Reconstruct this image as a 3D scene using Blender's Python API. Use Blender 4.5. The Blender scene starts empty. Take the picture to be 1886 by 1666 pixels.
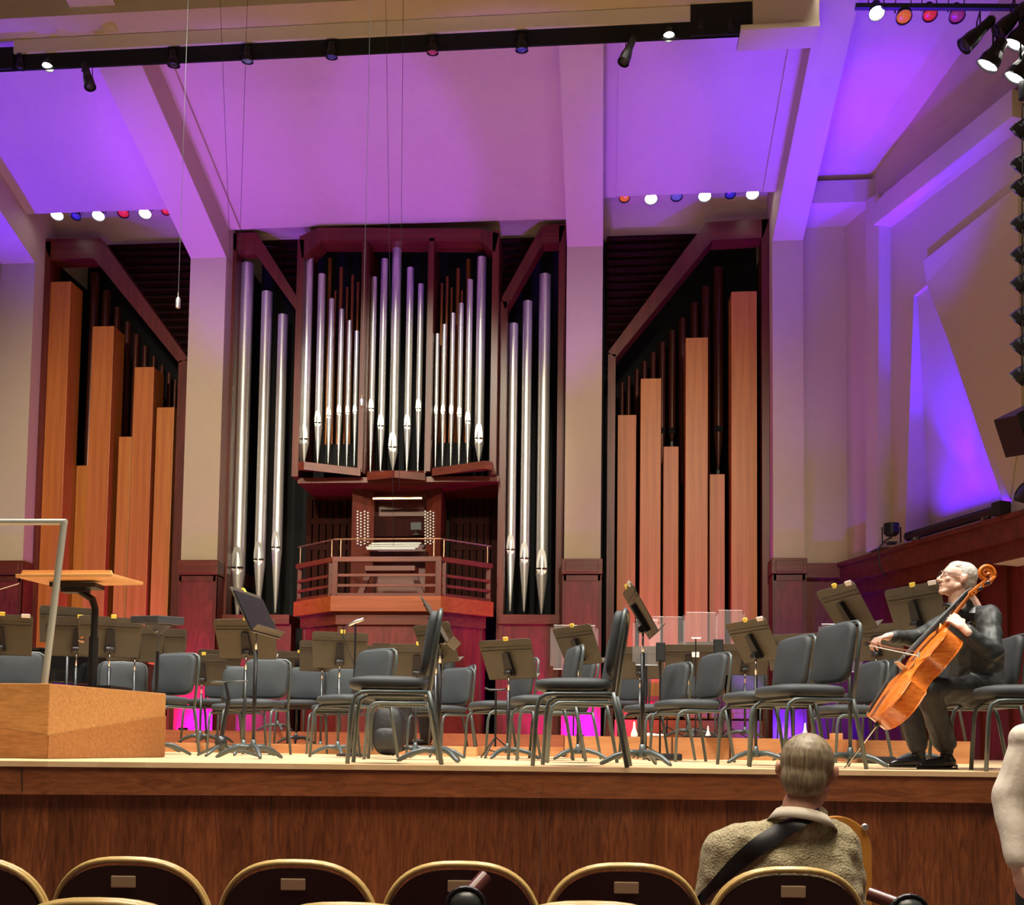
import bpy, bmesh, math, random
from mathutils import Vector, Matrix, Euler, geometry
random.seed(7)
SC = bpy.context.scene
COL = SC.collection
PI = math.pi
R = math.radians
# ------------------------------------------------------------------ camera
F, PX, PY = 1900.0, 943.0, 1257.0
CAMZ = 1.22
STZ = CAMZ - 0.114            # stage floor height
YAW, PITCH, ROLL = R(5.1), R(3.46), R(0.74)
CM = (Matrix.Rotation(YAW, 3, 'Z') @ Matrix.Rotation(PI / 2 + PITCH, 3, 'X') @ Matrix.Rotation(ROLL, 3, 'Z'))
C0 = Vector((0, 0, CAMZ))
cd = bpy.data.cameras.new('camera')
cam = bpy.data.objects.new('camera', cd)
COL.objects.link(cam)
cam.matrix_world = Matrix.Translation(C0) @ CM.to_4x4()
cd.sensor_fit = 'HORIZONTAL'; cd.sensor_width = 36
cd.lens = F / 1886 * 36
cd.shift_y = (PY - 833) / 1886
cd.clip_start = 0.05; cd.clip_end = 200
SC.camera = cam
# ------------------------------------------------------------------ world, exposure
w = bpy.data.worlds.new('hall'); SC.world = w; w.use_nodes = True
w.node_tree.nodes['Background'].inputs[0].default_value = (1.0, 0.80, 0.66, 1)
w.node_tree.nodes['Background'].inputs[1].default_value = 0.07
SC.view_settings.view_transform = 'Standard'; SC.view_settings.look = 'None'
SC.view_settings.gamma = 1; SC.view_settings.exposure = 0.1
SC.view_settings.use_curve_mapping = False
# ------------------------------------------------------------------ lights of the hall
def aim(o, loc, to):
    o.location = loc
    o.rotation_euler = (Vector(to) - Vector(loc)).to_track_quat('-Z', 'Y').to_euler()
def spot(loc, to, power, col, size=60, blend=0.5, rad=0.15):
    l = bpy.data.lights.new('spot_lamp', 'SPOT'); l.energy = power; l.color = col
    l.spot_size = R(size); l.spot_blend = blend; l.shadow_soft_size = rad
    o = bpy.data.objects.new('spot_lamp', l); COL.objects.link(o); aim(o, loc, to); return o
def area(loc, to, power, col, sx, sy, spread=180):
    l = bpy.data.lights.new('area_lamp', 'AREA'); l.energy = power; l.color = col
    l.shape = 'RECTANGLE'; l.size = sx; l.size_y = sy; l.spread = R(spread)
    o = bpy.data.objects.new('area_lamp', l); COL.objects.link(o); aim(o, loc, to); return o
WHT = (1.0, 0.93, 0.82)
VIO = (0.07, 0.0, 1.0); PUR = (0.24, 0.03, 1.0); MAG = (0.75, 0.0, 1.0); BLU = (0.03, 0.01, 1.0)
# overhead stage downlights along the ceiling slot and the bridge before it
area((-4.0, 6.5, 11.6), (-3.0, 8.5, STZ), 620, WHT, 7, 0.8, 80)
area((3.0, 6.0, 11.6), (1.0, 7.5, STZ), 400, WHT, 5, 0.8, 80)
area((-2.0, 11.5, 10.9), (-2.2, 12.3, STZ), 160, WHT, 10, 0.5, 70)
# front of house lamps over the audience, reaching the back wall and the organ
spot((3, -2.0, 10.5), (-0.9, 17, 4.0), 5000, (1.0, 0.86, 0.62), 33, 0.9, 0.5)
spot((-6, -2.0, 10.5), (-7.4, 17, 4.0), 7400, (1.0, 0.86, 0.62), 36, 0.9, 0.5)
spot((-3.4, 4.5, 12.0), (-3.4, 17.2, 5.6), 3800, (1.0, 0.98, 0.76), 26, 0.6, 0.2)
spot((-1.5, -4.0, 4.0), (-1.5, 15, 10.4), 600, (1.0, 0.84, 0.60), 50, 1.0, 0.6)  # warm fill added for the ceiling centre, in place of white spill
# house lights above the seats; an added spot lends the right apron sheen
area((0, 1.5, 8), (0, 3.5, 0.6), 240, (1.0, 0.82, 0.60), 6, 3, 120)
spot((3.2, 0.6, 6.5), (2.6, 5.4, 0.7), 160, (1.0, 0.90, 0.80), 40, 1.0, 0.3)
# violet ceiling washes from floods on the side balconies and in front of the back wall
spot((-11.5, 14.5, 4.4), (-9.3, 14.8, 10.9), 2900, VIO, 50, 0.8, 0.2)
spot((-9.5, 13.0, 3.0), (-7.2, 13.4, 11.2), 620, PUR, 56, 1.0, 0.2)
spot((-7.4, 13.0, 1.8), (-6.6, 15.6, 10.2), 2000, PUR, 34, 1.0, 0.2)
spot((-5.2, 12.2, 1.8), (-5.1, 15.6, 10.0), 1750, PUR, 37, 0.12, 0.3)
spot((-0.9, 12.2, 1.8), (-1.4, 15.6, 10.0), 1750, PUR, 37, 0.12, 0.3)
spot((2.4, 13.6, 1.8), (2.2, 15.3, 10.2), 3600, VIO, 40, 1.0, 0.2)
spot((3.1, 13.6, 4.4), (3.7, 14.4, 10.6), 2000, VIO, 50, 0.7, 0.1)
spot((3.1, 13.6, 4.4), (4.0, 14.9, 10.6), 700, (0.5, 0.0, 1.0), 20, 1.0, 0.1)
spot((2.4, 12.6, 2.0), (3.7, 16.9, 8.2), 600, PUR, 30, 1.0, 0.2)
# coloured floor cans at the feet of the pilasters
for x_, c_, p_ in ((-6.82, MAG, 260), (-0.37, MAG, 260), (2.93, BLU, 420), (-10.2, VIO, 320)):
    spot((x_, 16.25, STZ + 0.36), (x_, 16.80, STZ + 0.8), p_, c_, 150, 0.5, 0.06)
spot((-9.5, 12.8, 1.9), (-5.3, 16.3, 3.4), 420, (0.6, 0.16, 1.0), 15, 0.8, 0.1)  # two violet spots added to tint the balcony's angled sides
spot((2.2, 12.8, 1.9), (-1.9, 16.3, 3.4), 420, (0.6, 0.16, 1.0), 15, 0.8, 0.1)
# ------------------------------------------------------------------ pixel -> place helpers (1886x1666 frame)
def ray(px, py): return CM @ Vector(((px - PX) / F, -(py - PY) / F, -1.0))
def atY(px, py, Y):
    d = ray(px, py); return C0 + d * (Y / d.y)
def atZ(px, py, z):
    d = ray(px, py); return C0 + d * ((z - CAMZ) / d.z)
def atD(px, py, D): return C0 + ray(px, py) * D
def atP(px, py, P, n):
    d = ray(px, py); n = Vector(n); return C0 + d * ((Vector(P) - C0).dot(n) / d.dot(n))
def hor(px): return 1372 + (px - 943) * 0.0129
def floor_at(px, D, z=STZ):
    p = atD(px, hor(px), D); return Vector((p.x, p.y, z))
def proj(p):
    v = CM.transposed() @ (Vector(p) - C0); return (PX + F * v.x / -v.z, PY - F * v.y / -v.z)
# ------------------------------------------------------------------ materials
MATS = {}
def _new(name):
    m = bpy.data.materials.new(name); m.use_nodes = True
    nt = m.node_tree; b = nt.nodes['Principled BSDF']; MATS[name] = m
    return m, nt, b
def sRGB(r, g, b):
    f = lambda c: ((c / 255 + 0.055) / 1.055) ** 2.4 if c > 10 else c / 255 / 12.92
    return (f(r), f(g), f(b), 1)
def plain(name, col, rough=0.5, metal=0.0, noise=0.0, nscale=8, bump=0.0, bscale=60, **kw):
    m, nt, b = _new(name); b.inputs['Roughness'].default_value = rough; b.inputs['Metallic'].default_value = metal
    tc = nt.nodes.new('ShaderNodeTexCoord')
    n = nt.nodes.new('ShaderNodeTexNoise'); n.inputs['Scale'].default_value = nscale; n.inputs['Detail'].default_value = 4
    nt.links.new(tc.outputs['Object'], n.inputs['Vector'])
    r = nt.nodes.new('ShaderNodeValToRGB')
    k = max(noise, 0.02)
    r.color_ramp.elements[0].position = 0.3; r.color_ramp.elements[1].position = 0.7
    r.color_ramp.elements[0].color = (*[c * (1 - k) for c in col[:3]], 1); r.color_ramp.elements[1].color = (*[min(1, c * (1 + k)) for c in col[:3]], 1)
    nt.links.new(n.outputs['Fac'], r.inputs['Fac']); nt.links.new(r.outputs['Color'], b.inputs['Base Color'])
    if bump:
        n2 = nt.nodes.new('ShaderNodeTexNoise'); n2.inputs['Scale'].default_value = bscale; n2.inputs['Detail'].default_value = 3
        nt.links.new(tc.outputs['Object'], n2.inputs['Vector'])
        bp = nt.nodes.new('ShaderNodeBump'); bp.inputs['Strength'].default_value = bump; bp.inputs['Distance'].default_value = 0.01
        nt.links.new(n2.outputs['Fac'], bp.inputs['Height']); nt.links.new(bp.outputs['Normal'], b.inputs['Normal'])
    for k2, v in kw.items(): b.inputs[k2.replace('_', ' ')].default_value = v
    return m
def wood(name, c1, c2, axis='Z', rough=0.4, grain=14.0, stretch=14.0, boards=0.0, bvar=0.25, baxis='X', coat=0.0, figure=0.0):
    m, nt, b = _new(name); b.inputs['Roughness'].default_value = rough
    L = nt.links.new; N = nt.nodes.new
    tc = N('ShaderNodeTexCoord'); mp = N('ShaderNodeMapping')
    sc = [grain] * 3; sc['XYZ'.index(axis)] = grain / stretch
    mp.inputs['Scale'].default_value = sc
    L(tc.outputs['Object'], mp.inputs['Vector'])
    vec = mp.outputs['Vector']
    mult = None
    if boards:
        sp = N('ShaderNodeSeparateXYZ'); L(tc.outputs['Object'], sp.inputs[0])
        dv = N('ShaderNodeMath'); dv.operation = 'DIVIDE'; dv.inputs[1].default_value = boards; L(sp.outputs[baxis], dv.inputs[0])
        fl = N('ShaderNodeMath'); fl.operation = 'FLOOR'; L(dv.outputs[0], fl.inputs[0])
        wn = N('ShaderNodeTexWhiteNoise'); wn.noise_dimensions = '1D'; L(fl.outputs[0], wn.inputs['W'])
        mult = N('ShaderNodeMapRange'); mult.inputs[3].default_value = 1 - bvar; mult.inputs[4].default_value = 1 + bvar; L(wn.outputs['Value'], mult.inputs[0])
        ad = N('ShaderNodeVectorMath'); ad.operation = 'ADD'; L(vec, ad.inputs[0])
        sc2 = N('ShaderNodeVectorMath'); sc2.operation = 'SCALE'; sc2.inputs['Scale'].default_value = 37.0; L(wn.outputs['Color'], sc2.inputs[0])
        L(sc2.outputs[0], ad.inputs[1]); vec = ad.outputs[0]
    n = N('ShaderNodeTexNoise'); n.inputs['Scale'].default_value = 1.0; n.inputs['Detail'].default_value = 7
    n.inputs['Roughness'].default_value = 0.62; n.inputs['Distortion'].default_value = 0.6 + figure
    L(vec, n.inputs['Vector'])
    r = N('ShaderNodeValToRGB'); e = r.color_ramp.elements
    e[0].position = 0.32; e[0].color = c1; e[1].position = 0.68; e[1].color = c2
    L(n.outputs['Fac'], r.inputs['Fac']); out = r.outputs['Color']
    if mult:
        mx = N('ShaderNodeVectorMath'); mx.operation = 'SCALE'; L(out, mx.inputs[0]); L(mult.outputs[0], mx.inputs['Scale']); out = mx.outputs[0]
    L(out, b.inputs['Base Color'])
    bp = N('ShaderNodeBump'); bp.inputs['Strength'].default_value = 0.12; bp.inputs['Distance'].default_value = 0.004
    L(n.outputs['Fac'], bp.inputs['Height']); L(bp.outputs['Normal'], b.inputs['Normal'])
    if coat: b.inputs['Coat Weight'].default_value = coat; b.inputs['Coat Roughness'].default_value = 0.15
    return m
def emit(name, col, s):
    m, nt, b = _new(name); b.inputs['Base Color'].default_value = (*col[:3], 1)
    b.inputs['Emission Color'].default_value = (*col[:3], 1); b.inputs['Emission Strength'].default_value = s; return m
PLASTER = plain('plaster', (0.60, 0.50, 0.34), 0.8, noise=0.02, bump=0.05, bscale=90)
CREAM = plain('cream_fascia', (0.80, 0.70, 0.58), 0.7, noise=0.02)
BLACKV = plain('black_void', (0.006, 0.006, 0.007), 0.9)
BLACKM = plain('black_metal', (0.015, 0.015, 0.018), 0.42, metal=0.3)
DGREY = plain('dark_grey_metal', (0.05, 0.055, 0.058), 0.35, metal=0.6)
CASE = wood('case_wood', sRGB(78, 29, 19), sRGB(112, 46, 30), 'Z', 0.38, 10)
CASEH = wood('case_wood_level', sRGB(86, 33, 21), sRGB(122, 52, 33), 'X', 0.38, 10)
MAHOG = wood('mahogany_panel', sRGB(92, 26, 24), sRGB(128, 44, 38), 'Z', 0.4, 7, 5, figure=1.2)
DARKW = wood('dark_shaded_wood', sRGB(36, 12, 9), sRGB(54, 20, 14), 'Z', 0.8, 10); DARKW.node_tree.nodes['Principled BSDF'].inputs['Specular IOR Level'].default_value = 0.12  # darkened and dulled so the niche slats keep their shadow
FIR = wood('pipe_fir', sRGB(182, 106, 40), sRGB(210, 134, 58), 'Z', 0.42, 16, 30)
FIR2 = wood('pipe_fir_red', sRGB(176, 98, 38), sRGB(204, 124, 54), 'Z', 0.42, 16, 30)
BALW = wood('balcony_wood', sRGB(140, 62, 22), sRGB(170, 84, 34), 'X', 0.4, 14, 20)
REED = plain('dark_pipe', sRGB(86, 40, 28), 0.3, metal=0.2)
COPW = plain('copper_pipe', sRGB(150, 88, 44), 0.35, metal=0.4)
def brushed():
    m = plain('pipe_metal', (0.80, 0.80, 0.76), 0.33, metal=0.72, noise=0.06, nscale=30)
    return m
TIN = brushed()
TINL = plain('pipe_lip', (0.80, 0.80, 0.77), 0.3, metal=0.9)
FLOORW = wood('stage_maple', sRGB(214, 178, 132), sRGB(236, 206, 164), 'X', 0.3, 8, 16, boards=0.057, bvar=0.06, baxis='Y')
FASCIA = wood('stage_front_oak', sRGB(112, 62, 34), sRGB(156, 94, 56), 'X', 0.35, 22, 12, figure=1.0, coat=0.25)
APRON = wood('stage_apron_oak', sRGB(88, 46, 26), sRGB(144, 84, 48), 'Z', 0.32, 26, 9, boards=0.17, bvar=0.22, figure=1.8, coat=0.3)
RISER = wood('riser_wood', sRGB(164, 108, 66), sRGB(190, 136, 90), 'X', 0.4, 12, 14)
RISERR = wood('riser_wood_red', sRGB(140, 78, 50), sRGB(166, 98, 66), 'X', 0.4, 12, 14)
PODW = wood('podium_oak', sRGB(156, 108, 60), sRGB(186, 138, 84), 'X', 0.38, 60, 6)
PODW2 = wood('podium_oak_lower', sRGB(136, 86, 42), sRGB(168, 116, 66), 'X', 0.38, 60, 6)
BIRCH = wood('birch_ply', sRGB(206, 148, 86), sRGB(228, 176, 114), 'X', 0.4, 14, 12)
CUSH = plain('grey_upholstery', (0.027, 0.034, 0.040), 0.7, noise=0.08, nscale=6, bump=0.10, bscale=260)
TUBE = plain('grey_tube', (0.062, 0.080, 0.080), 0.38, metal=0.12)
DESK = plain('stand_desk', (0.070, 0.058, 0.040), 0.5, noise=0.08)  # warm floor bounce put into the colour of the black desks
CHROME = plain('chrome', (0.75, 0.75, 0.73), 0.2, metal=1.0)
BRASS = plain('brass', (0.62, 0.36, 0.22), 0.28, metal=0.9)
YEL = plain('yellow_tag', (0.85, 0.66, 0.10), 0.5)
WTAG = plain('white_tag', (0.85, 0.78, 0.74), 0.6)
IVORY = plain('ivory', (0.85, 0.82, 0.76), 0.35)
def clear():
    m, nt, b = _new('acrylic'); b.inputs['Base Color'].default_value = (0.97, 0.96, 0.98, 1)
    b.inputs['Roughness'].default_value = 0.08
    t = nt.nodes.new('ShaderNodeBsdfTransparent'); mx = nt.nodes.new('ShaderNodeMixShader'); mx.inputs[0].default_value = 0.055
    nt.links.new(t.outputs[0], mx.inputs[1]); nt.links.new(b.outputs[0], mx.inputs[2])
    nt.links.new(mx.outputs[0], nt.nodes['Material Output'].inputs[0]); return m
ACRY = clear()
# ------------------------------------------------------------------ mesh helpers
MW = {}
def mw(o): return MW.get(o.name, Matrix.Identity(4)) if o is not None else Matrix.Identity(4)
class MB:
    def __init__(s): s.bm = bmesh.new()
    def _add(s, verts, faces):
        vs = [s.bm.verts.new(v) for v in verts]
        for f in faces:
            try: s.bm.faces.new([vs[i] for i in f])
            except ValueError: pass
        return vs
    def box(s, c, size, rot=None):
        c = Vector(c); h = Vector(size) / 2
        M = rot.to_matrix() if isinstance(rot, Euler) else (rot if rot is not None else Matrix.Identity(3))
        v = [c + M @ Vector((x * h.x, y * h.y, z * h.z)) for x in (-1, 1) for y in (-1, 1) for z in (-1, 1)]
        s._add(v, [(0, 1, 3, 2), (4, 6, 7, 5), (0, 4, 5, 1), (2, 3, 7, 6), (0, 2, 6, 4), (1, 5, 7, 3)]); return s
    def bb(s, x0, x1, y0, y1, z0, z1): return s.box(((x0 + x1) / 2, (y0 + y1) / 2, (z0 + z1) / 2), (abs(x1 - x0), abs(y1 - y0), abs(z1 - z0)))
    def prism(s, pts, off):
        pts = [Vector(p) for p in pts]; off = Vector(off); n = len(pts)
        s._add(pts + [p + off for p in pts], [tuple(range(n)), tuple(range(2 * n - 1, n - 1, -1))] + [(i, i + n, (i + 1) % n + n, (i + 1) % n) for i in range(n)]); return s
    def tube(s, pts, r, seg=8, caps=True):
        pts = [Vector(p) for p in pts]; n = len(pts)
        rr = r if isinstance(r, (list, tuple)) else [r] * n
        t0 = (pts[1] - pts[0]).normalized()
        up = Vector((0, 0, 1)) if abs(t0.z) < 0.9 else Vector((0, 1, 0))
        a = t0.cross(up).normalized(); rings = []
        for i, p in enumerate(pts):
            if i == 0: t = pts[1] - pts[0]
            elif i == n - 1: t = pts[-1] - pts[-2]
            else: t = (pts[i + 1] - p).normalized() + (p - pts[i - 1]).normalized()
            t.normalize(); a = (a - t * a.dot(t)).normalized(); b = t.cross(a)
            rings.append([s.bm.verts.new(p + (a * math.cos(2 * PI * k / seg) + b * math.sin(2 * PI * k / seg)) * rr[i]) for k in range(seg)])
        for i in range(n - 1):
            for k in range(seg): s.bm.faces.new((rings[i][k], rings[i][(k + 1) % seg], rings[i + 1][(k + 1) % seg], rings[i + 1][k]))
        if caps: s.bm.faces.new(rings[0][::-1]); s.bm.faces.new(rings[-1])
        return s
    def lathe(s, prof, c=(0, 0, 0), seg=20, M=None):
        c = Vector(c); M = M or Matrix.Identity(3); rings = []
        for r, z in prof:
            rings.append([s.bm.verts.new(c + M @ Vector((r * math.cos(2 * PI * k / seg), r * math.sin(2 * PI * k / seg), z))) for k in range(seg)] if r > 1e-6 else [s.bm.verts.new(c + M @ Vector((0, 0, z)))])
        for i in range(len(rings) - 1):
            A, B = rings[i], rings[i + 1]
            for k in range(seg):
                if len(A) == 1 and len(B) == 1: continue
                if len(A) == 1: s.bm.faces.new((A[0], B[(k + 1) % seg], B[k]))
                elif len(B) == 1: s.bm.faces.new((A[k], A[(k + 1) % seg], B[0]))
                else: s.bm.faces.new((A[k], A[(k + 1) % seg], B[(k + 1) % seg], B[k]))
        if len(rings[0]) > 1: s.bm.faces.new(rings[0][::-1])
        if len(rings[-1]) > 1: s.bm.faces.new(rings[-1])
        return s
    def ell(s, c, r, M=None, seg=16):
        c = Vector(c); M = M or Matrix.Identity(3); n = seg // 2
        prof = [(math.sin(PI * i / n), -math.cos(PI * i / n)) for i in range(n + 1)]
        prof[0] = (0, -1); prof[-1] = (0, 1)
        D = Matrix.Diagonal(Vector(r)); return s.lathe(prof, c, seg, M @ D)
    def cap(s, p, q, r1, r2, seg=12):
        p = Vector(p); q = Vector(q); d = q - p; L = d.length
        M = d.to_track_quat('Z', 'Y').to_matrix() if L > 1e-6 else Matrix.Identity(3)
        pr = [(0, -r1)] + [(r1 * math.cos(a), r1 * math.sin(a)) for a in (-1.1, -0.6, 0)] + [(r2 * math.cos(a), L + r2 * math.sin(a)) for a in (0, 0.6, 1.1)] + [(0, L + r2)]
        return s.lathe(pr, p, seg, M)
    def cushion(s, w, h, t, M=None, c=(0, 0, 0), e=3.6, dome=0.012, seg=32, bend=0.0):
        # superellipse pad in local XY, thickness along +Z; bend curves it across X
        M = M or Matrix.Identity(3); c = Vector(c); rings = []
        def ring(k, z):
            o = []
            for i in range(seg):
                a = 2 * PI * i / seg; ca, sa = math.cos(a), math.sin(a)
                x = w / 2 * k * math.copysign(abs(ca) ** (2 / e), ca); y = h / 2 * k * math.copysign(abs(sa) ** (2 / e), sa)
                o.append(s.bm.verts.new(c + M @ Vector((x, y, z + bend * (x / (w / 2)) ** 2))))
            return o
        for k, z in ((0.90, 0), (0.975, t * 0.12), (1.0, t * 0.4), (0.99, t * 0.7), (0.955, t * 0.92), (0.88, t), (0.6, t + dome * 0.7), (0.25, t + dome)):
            rings.append(ring(k, z))
        for i in range(len(rings) - 1):
            for k in range(seg): s.bm.faces.new((rings[i][k], rings[i][(k + 1) % seg], rings[i + 1][(k + 1) % seg], rings[i + 1][k]))
        s.bm.faces.new(rings[0][::-1]); s.bm.faces.new(rings[-1]); return s
    def build(s, name, mat, parent=None, smooth=False, bevel=0.0, world=False):
        bmesh.ops.recalc_face_normals(s.bm, faces=s.bm.faces)
        if bevel: bmesh.ops.bevel(s.bm, geom=[e for e in s.bm.edges if e.calc_face_angle(0) > 0.5], offset=bevel, segments=2, affect='EDGES', profile=0.6)
        if world and parent is not None: bmesh.ops.transform(s.bm, matrix=mw(parent).inverted(), verts=s.bm.verts)
        me = bpy.data.meshes.new(name); s.bm.to_mesh(me); s.bm.free()
        if smooth:
            for p in me.polygons: p.use_smooth = True
            if smooth != 'all': me.set_sharp_from_angle(angle=R(40))
        me.materials.append(mat)
        o = bpy.data.objects.new(name, me); COL.objects.link(o)
        if parent is not None: o.parent = parent; MW[o.name] = mw(parent)
        else: MW[o.name] = Matrix.Identity(4)
        return o
def tag(o, label=None, cat=None, group=None, kind=None):
    if label: o['label'] = label
    if cat: o['category'] = cat
    if group: o['group'] = group
    if kind: o['kind'] = kind
    return o
def thing(name, loc, label, cat, group=None, rz=0.0):
    o = bpy.data.objects.new(name, None); COL.objects.link(o); o.empty_display_size = 0.1
    o.location = loc; o.rotation_euler = (0, 0, rz)
    MW[o.name] = Matrix.Translation(Vector(loc)) @ Matrix.Rotation(rz, 4, 'Z')
    return tag(o, label, cat, group)
def struct(name, mb, mat, **k): return tag(mb.build(name, mat, **k), kind='structure')
def kids(o): return [c for c in bpy.data.objects if c.parent == o]
KC = {}
def copy_tree(o, parent=None):
    c = o.copy(); COL.objects.link(c); c.parent = parent
    if o.name not in KC: KC[o.name] = kids(o)
    for ch in KC[o.name]: copy_tree(ch, c)
    return c
def arc(p0, pc, p1, n=5):
    p0, pc, p1 = Vector(p0), Vector(pc), Vector(p1)
    return [(p0 * (1 - t) ** 2 + pc * 2 * t * (1 - t) + p1 * t * t) for t in [i / n for i in range(n + 1)]]
def ORD(i): return ['first', 'second', 'third', 'fourth', 'fifth', 'sixth', 'seventh', 'eighth', 'ninth', 'tenth', 'eleventh', 'twelfth'][i]
# ------------------------------------------------------------------ room
YW = 16.7                      # pilaster faces
ZS = 9.50                      # beam soffit height at the pilasters
SLP = 0.34
def zs(Y): return ZS + SLP * (YW - Y)
PIL = {'a': (-10.55, -9.93), 'b': (-7.13, -6.50), 'c': (-0.665, -0.07), 'd': (2.69, 3.18)}
ZCAP = 4.26
YB = 18.5
# floors
struct('floor_auditorium', MB().bb(-14, 12, -6, 9, -0.1, 0), plain('auditorium_floor', (0.10, 0.05, 0.035), 0.5))
EDGE = [(-1500, 4.3), (-900, 4.9), (0, 5.32), (500, 5.52), (1000, 5.65), (1886, 5.74), (2500, 5.72)]
ep = [floor_at(px, D) for px, D in EDGE]
eo = [Vector((p.x, p.y, STZ)) for p in ep]
back = [Vector((8, YB, STZ)), Vector((-12, YB, STZ))]
struct('floor_stage', MB().prism([*eo, *back], (0, 0, -0.028)), FLOORW)
def strip(pts, off, z0, z1, th):
    m = MB()
    for a, b in zip(pts[:-1], pts[1:]):
        n = Vector((-(b - a).y, (b - a).x, 0)).normalized()
        a2 = a + n * off; b2 = b + n * off
        m.prism([Vector((a2.x, a2.y, z0)), Vector((b2.x, b2.y, z0)), Vector((b2.x, b2.y, z1)), Vector((a2.x, a2.y, z1))], n * th)
    return m
struct('trim_stage_edge', strip(eo, 0.015, STZ - 0.172, STZ - 0.0285, 0.05), FASCIA)
struct('wall_stage_front', strip(eo, 0.07, 0.0, STZ - 0.16, 0.05), APRON)
struct('trim_edge_joint', MB().tube([atD(40, 1412, 5.33), atD(41, 1456, 5.33)], 0.0025, 5), BLACKV)
# back walls of plaster behind and above the organ, dark voids inside
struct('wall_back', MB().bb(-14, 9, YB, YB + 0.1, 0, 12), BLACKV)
for n, (a, b), y in (('header_left', ('a', 'b'), 452), ('header_centre', ('b', 'c'), 440), ('header_right', ('c', 'd'), 436)):
    x0, x1 = PIL[a][1], PIL[b][0]
    zb = atY((proj((x0, 17.5, 9))[0] + proj((x1, 17.5, 9))[0]) / 2, y, 17.5).z
    struct('wall_' + n, MB().bb(x0, x1, 17.5, 17.62, zb, zs(17) + 1.2), PLASTER)
# pilasters
for k, (x0, x1) in PIL.items():
    struct('wall_pilaster_' + k, MB().bb(x0, x1, YW, YB, ZCAP, ZS + 0.02), PLASTER)
    struct('wall_pilaster_base_' + k, MB().bb(x0 - 0.02, x1 + 0.02, YW - 0.03, YB, STZ, ZCAP - 0.27), MAHOG if k != 'x' else CASE)
    m = MB().bb(x0 - 0.035, x1 + 0.035, YW - 0.06, YB, ZCAP - 0.25, ZCAP)
    struct('trim_pilaster_cap_' + k, m, CASEH, bevel=0.006)
    m = MB().bb(x0 + 0.03, x1 - 0.03, YW - 0.072, YW - 0.055, ZCAP - 0.22, ZCAP - 0.04)
    struct('trim_cap_panel_' + k, m, CASEH, bevel=0.008)
    m = MB()
    m.bb(x0 - 0.02, x0 + 0.04, YW - 0.045, YW, STZ, ZCAP - 0.27).bb(x1 - 0.04, x1 + 0.02, YW - 0.045, YW, STZ, ZCAP - 0.27).bb(x0, x1, YW - 0.045, YW, ZCAP - 0.36, ZCAP - 0.27)
    struct('trim_base_frame_' + k, m, CASE)
for k, (x0, x1) in PIL.items():
    for s_, x in (('left', x0 - .03), ('right', x1)):
        if (k, s_) in (('a', 'left'), ('d', 'right')): continue
        struct('wall_case_shade_lining', MB().bb(x, x + .03, 17.36, 18.48, STZ + .3, atY(700, 470, 17.4).z if k in 'bc' else atY(700, 470, 17.4).z), BLACKV)  # black sheets added so pilaster sides stay in shade inside the cases
# sloping beams
YE = 4.0
for k, (x0, x1) in PIL.items():
    pr = [(x0, YW, ZS), (x0, YE, zs(YE)), (x0, YE, zs(YE) + 1.3), (x0, YB, ZS + 1.1), (x0, YB, ZS)]
    struct('ceiling_beam_' + k, MB().prism(pr, (x1 - x0, 0, 0)), PLASTER)
# ceiling panels between the beams, folded about an inner point to imitate light and shadow edges, 0.6 above the soffits
RISE = 0.60
def zc(Y): return zs(Y) + RISE
def cpt(px, py, dz=0.0):                        # pixel onto the tilted ceiling plane
    n = Vector((0, SLP, 1)); p = atP(px, py, (0, YW, ZS + RISE + dz), n); return p
YT = 12.6
def panel(name, x0, x1, ybot, inner, fold=None):
    def q(x, y): return Vector((x, y, zc(y)))
    B0, B1, T0, T1 = q(x0, ybot), q(x1, ybot), q(x0, YT), q(x1, YT)
    I = cpt(*inner); I.z += 0.10
    vs = [B0, B1, T1, T0, I]
    fs = [(0, 1, 4), (1, 2, 4), (2, 3, 4), (3, 0, 4)]
    if fold:
        J = cpt(*fold); J.z += 0.10; vs.append(J)
        fs = [(0, 1, 5, 4), (1, 2, 5), (2, 3, 4), (2, 4, 5), (3, 0, 4)]
    m = MB(); m._add(vs, fs)
    bmesh.ops.triangulate(m.bm, faces=m.bm.faces[:])
    r = bmesh.ops.extrude_face_region(m.bm, geom=m.bm.faces[:])
    bmesh.ops.translate(m.bm, verts=[v for v in r['geom'] if isinstance(v, bmesh.types.BMVert)], vec=(0, 0, 0.12))
    struct(name, m, PLASTER)
def ybot(px, py): return cpt(px, py).y
YBL, YBC, YBR = ybot(170, 390), ybot(740, 412), ybot(1270, 357)
panel('ceiling_panel_left', PIL['a'][1], PIL['b'][0] - 0.0, YBL, (45, 228))
panel('ceiling_panel_centre', PIL['b'][1] + 0.0, PIL['c'][0] - 0.0, YBC, (685, 196))
panel('ceiling_panel_right', PIL['c'][1] + 0.0, PIL['d'][0] - 0.0, YBR, (1320, 171), (1364, 172))
panel('ceiling_panel_far_left', PIL['a'][0] - 4, PIL['a'][0], YBL, (-300, 100))
# side strips of the centre and right panels (recessed margin)
for n, x, sg in (('b', PIL['b'][1], 1), ('c_left', PIL['c'][0], -1), ('c_right', PIL['c'][1], 1), ('d', PIL['d'][0], -1)):
    yb = YBC - 0.05 if n in ('b', 'c_left') else YBR - 0.04
    wd = 0.20
    m = MB().prism([(x, yb, zc(yb) - 0.05), (x, YT, zc(YT) - 0.05), (x, YT, zc(YT) + 0.05), (x, yb, zc(yb) + 0.05)], (sg * wd, 0, 0))
    struct('trim_ceiling_margin_' + n, m, PLASTER)
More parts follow.
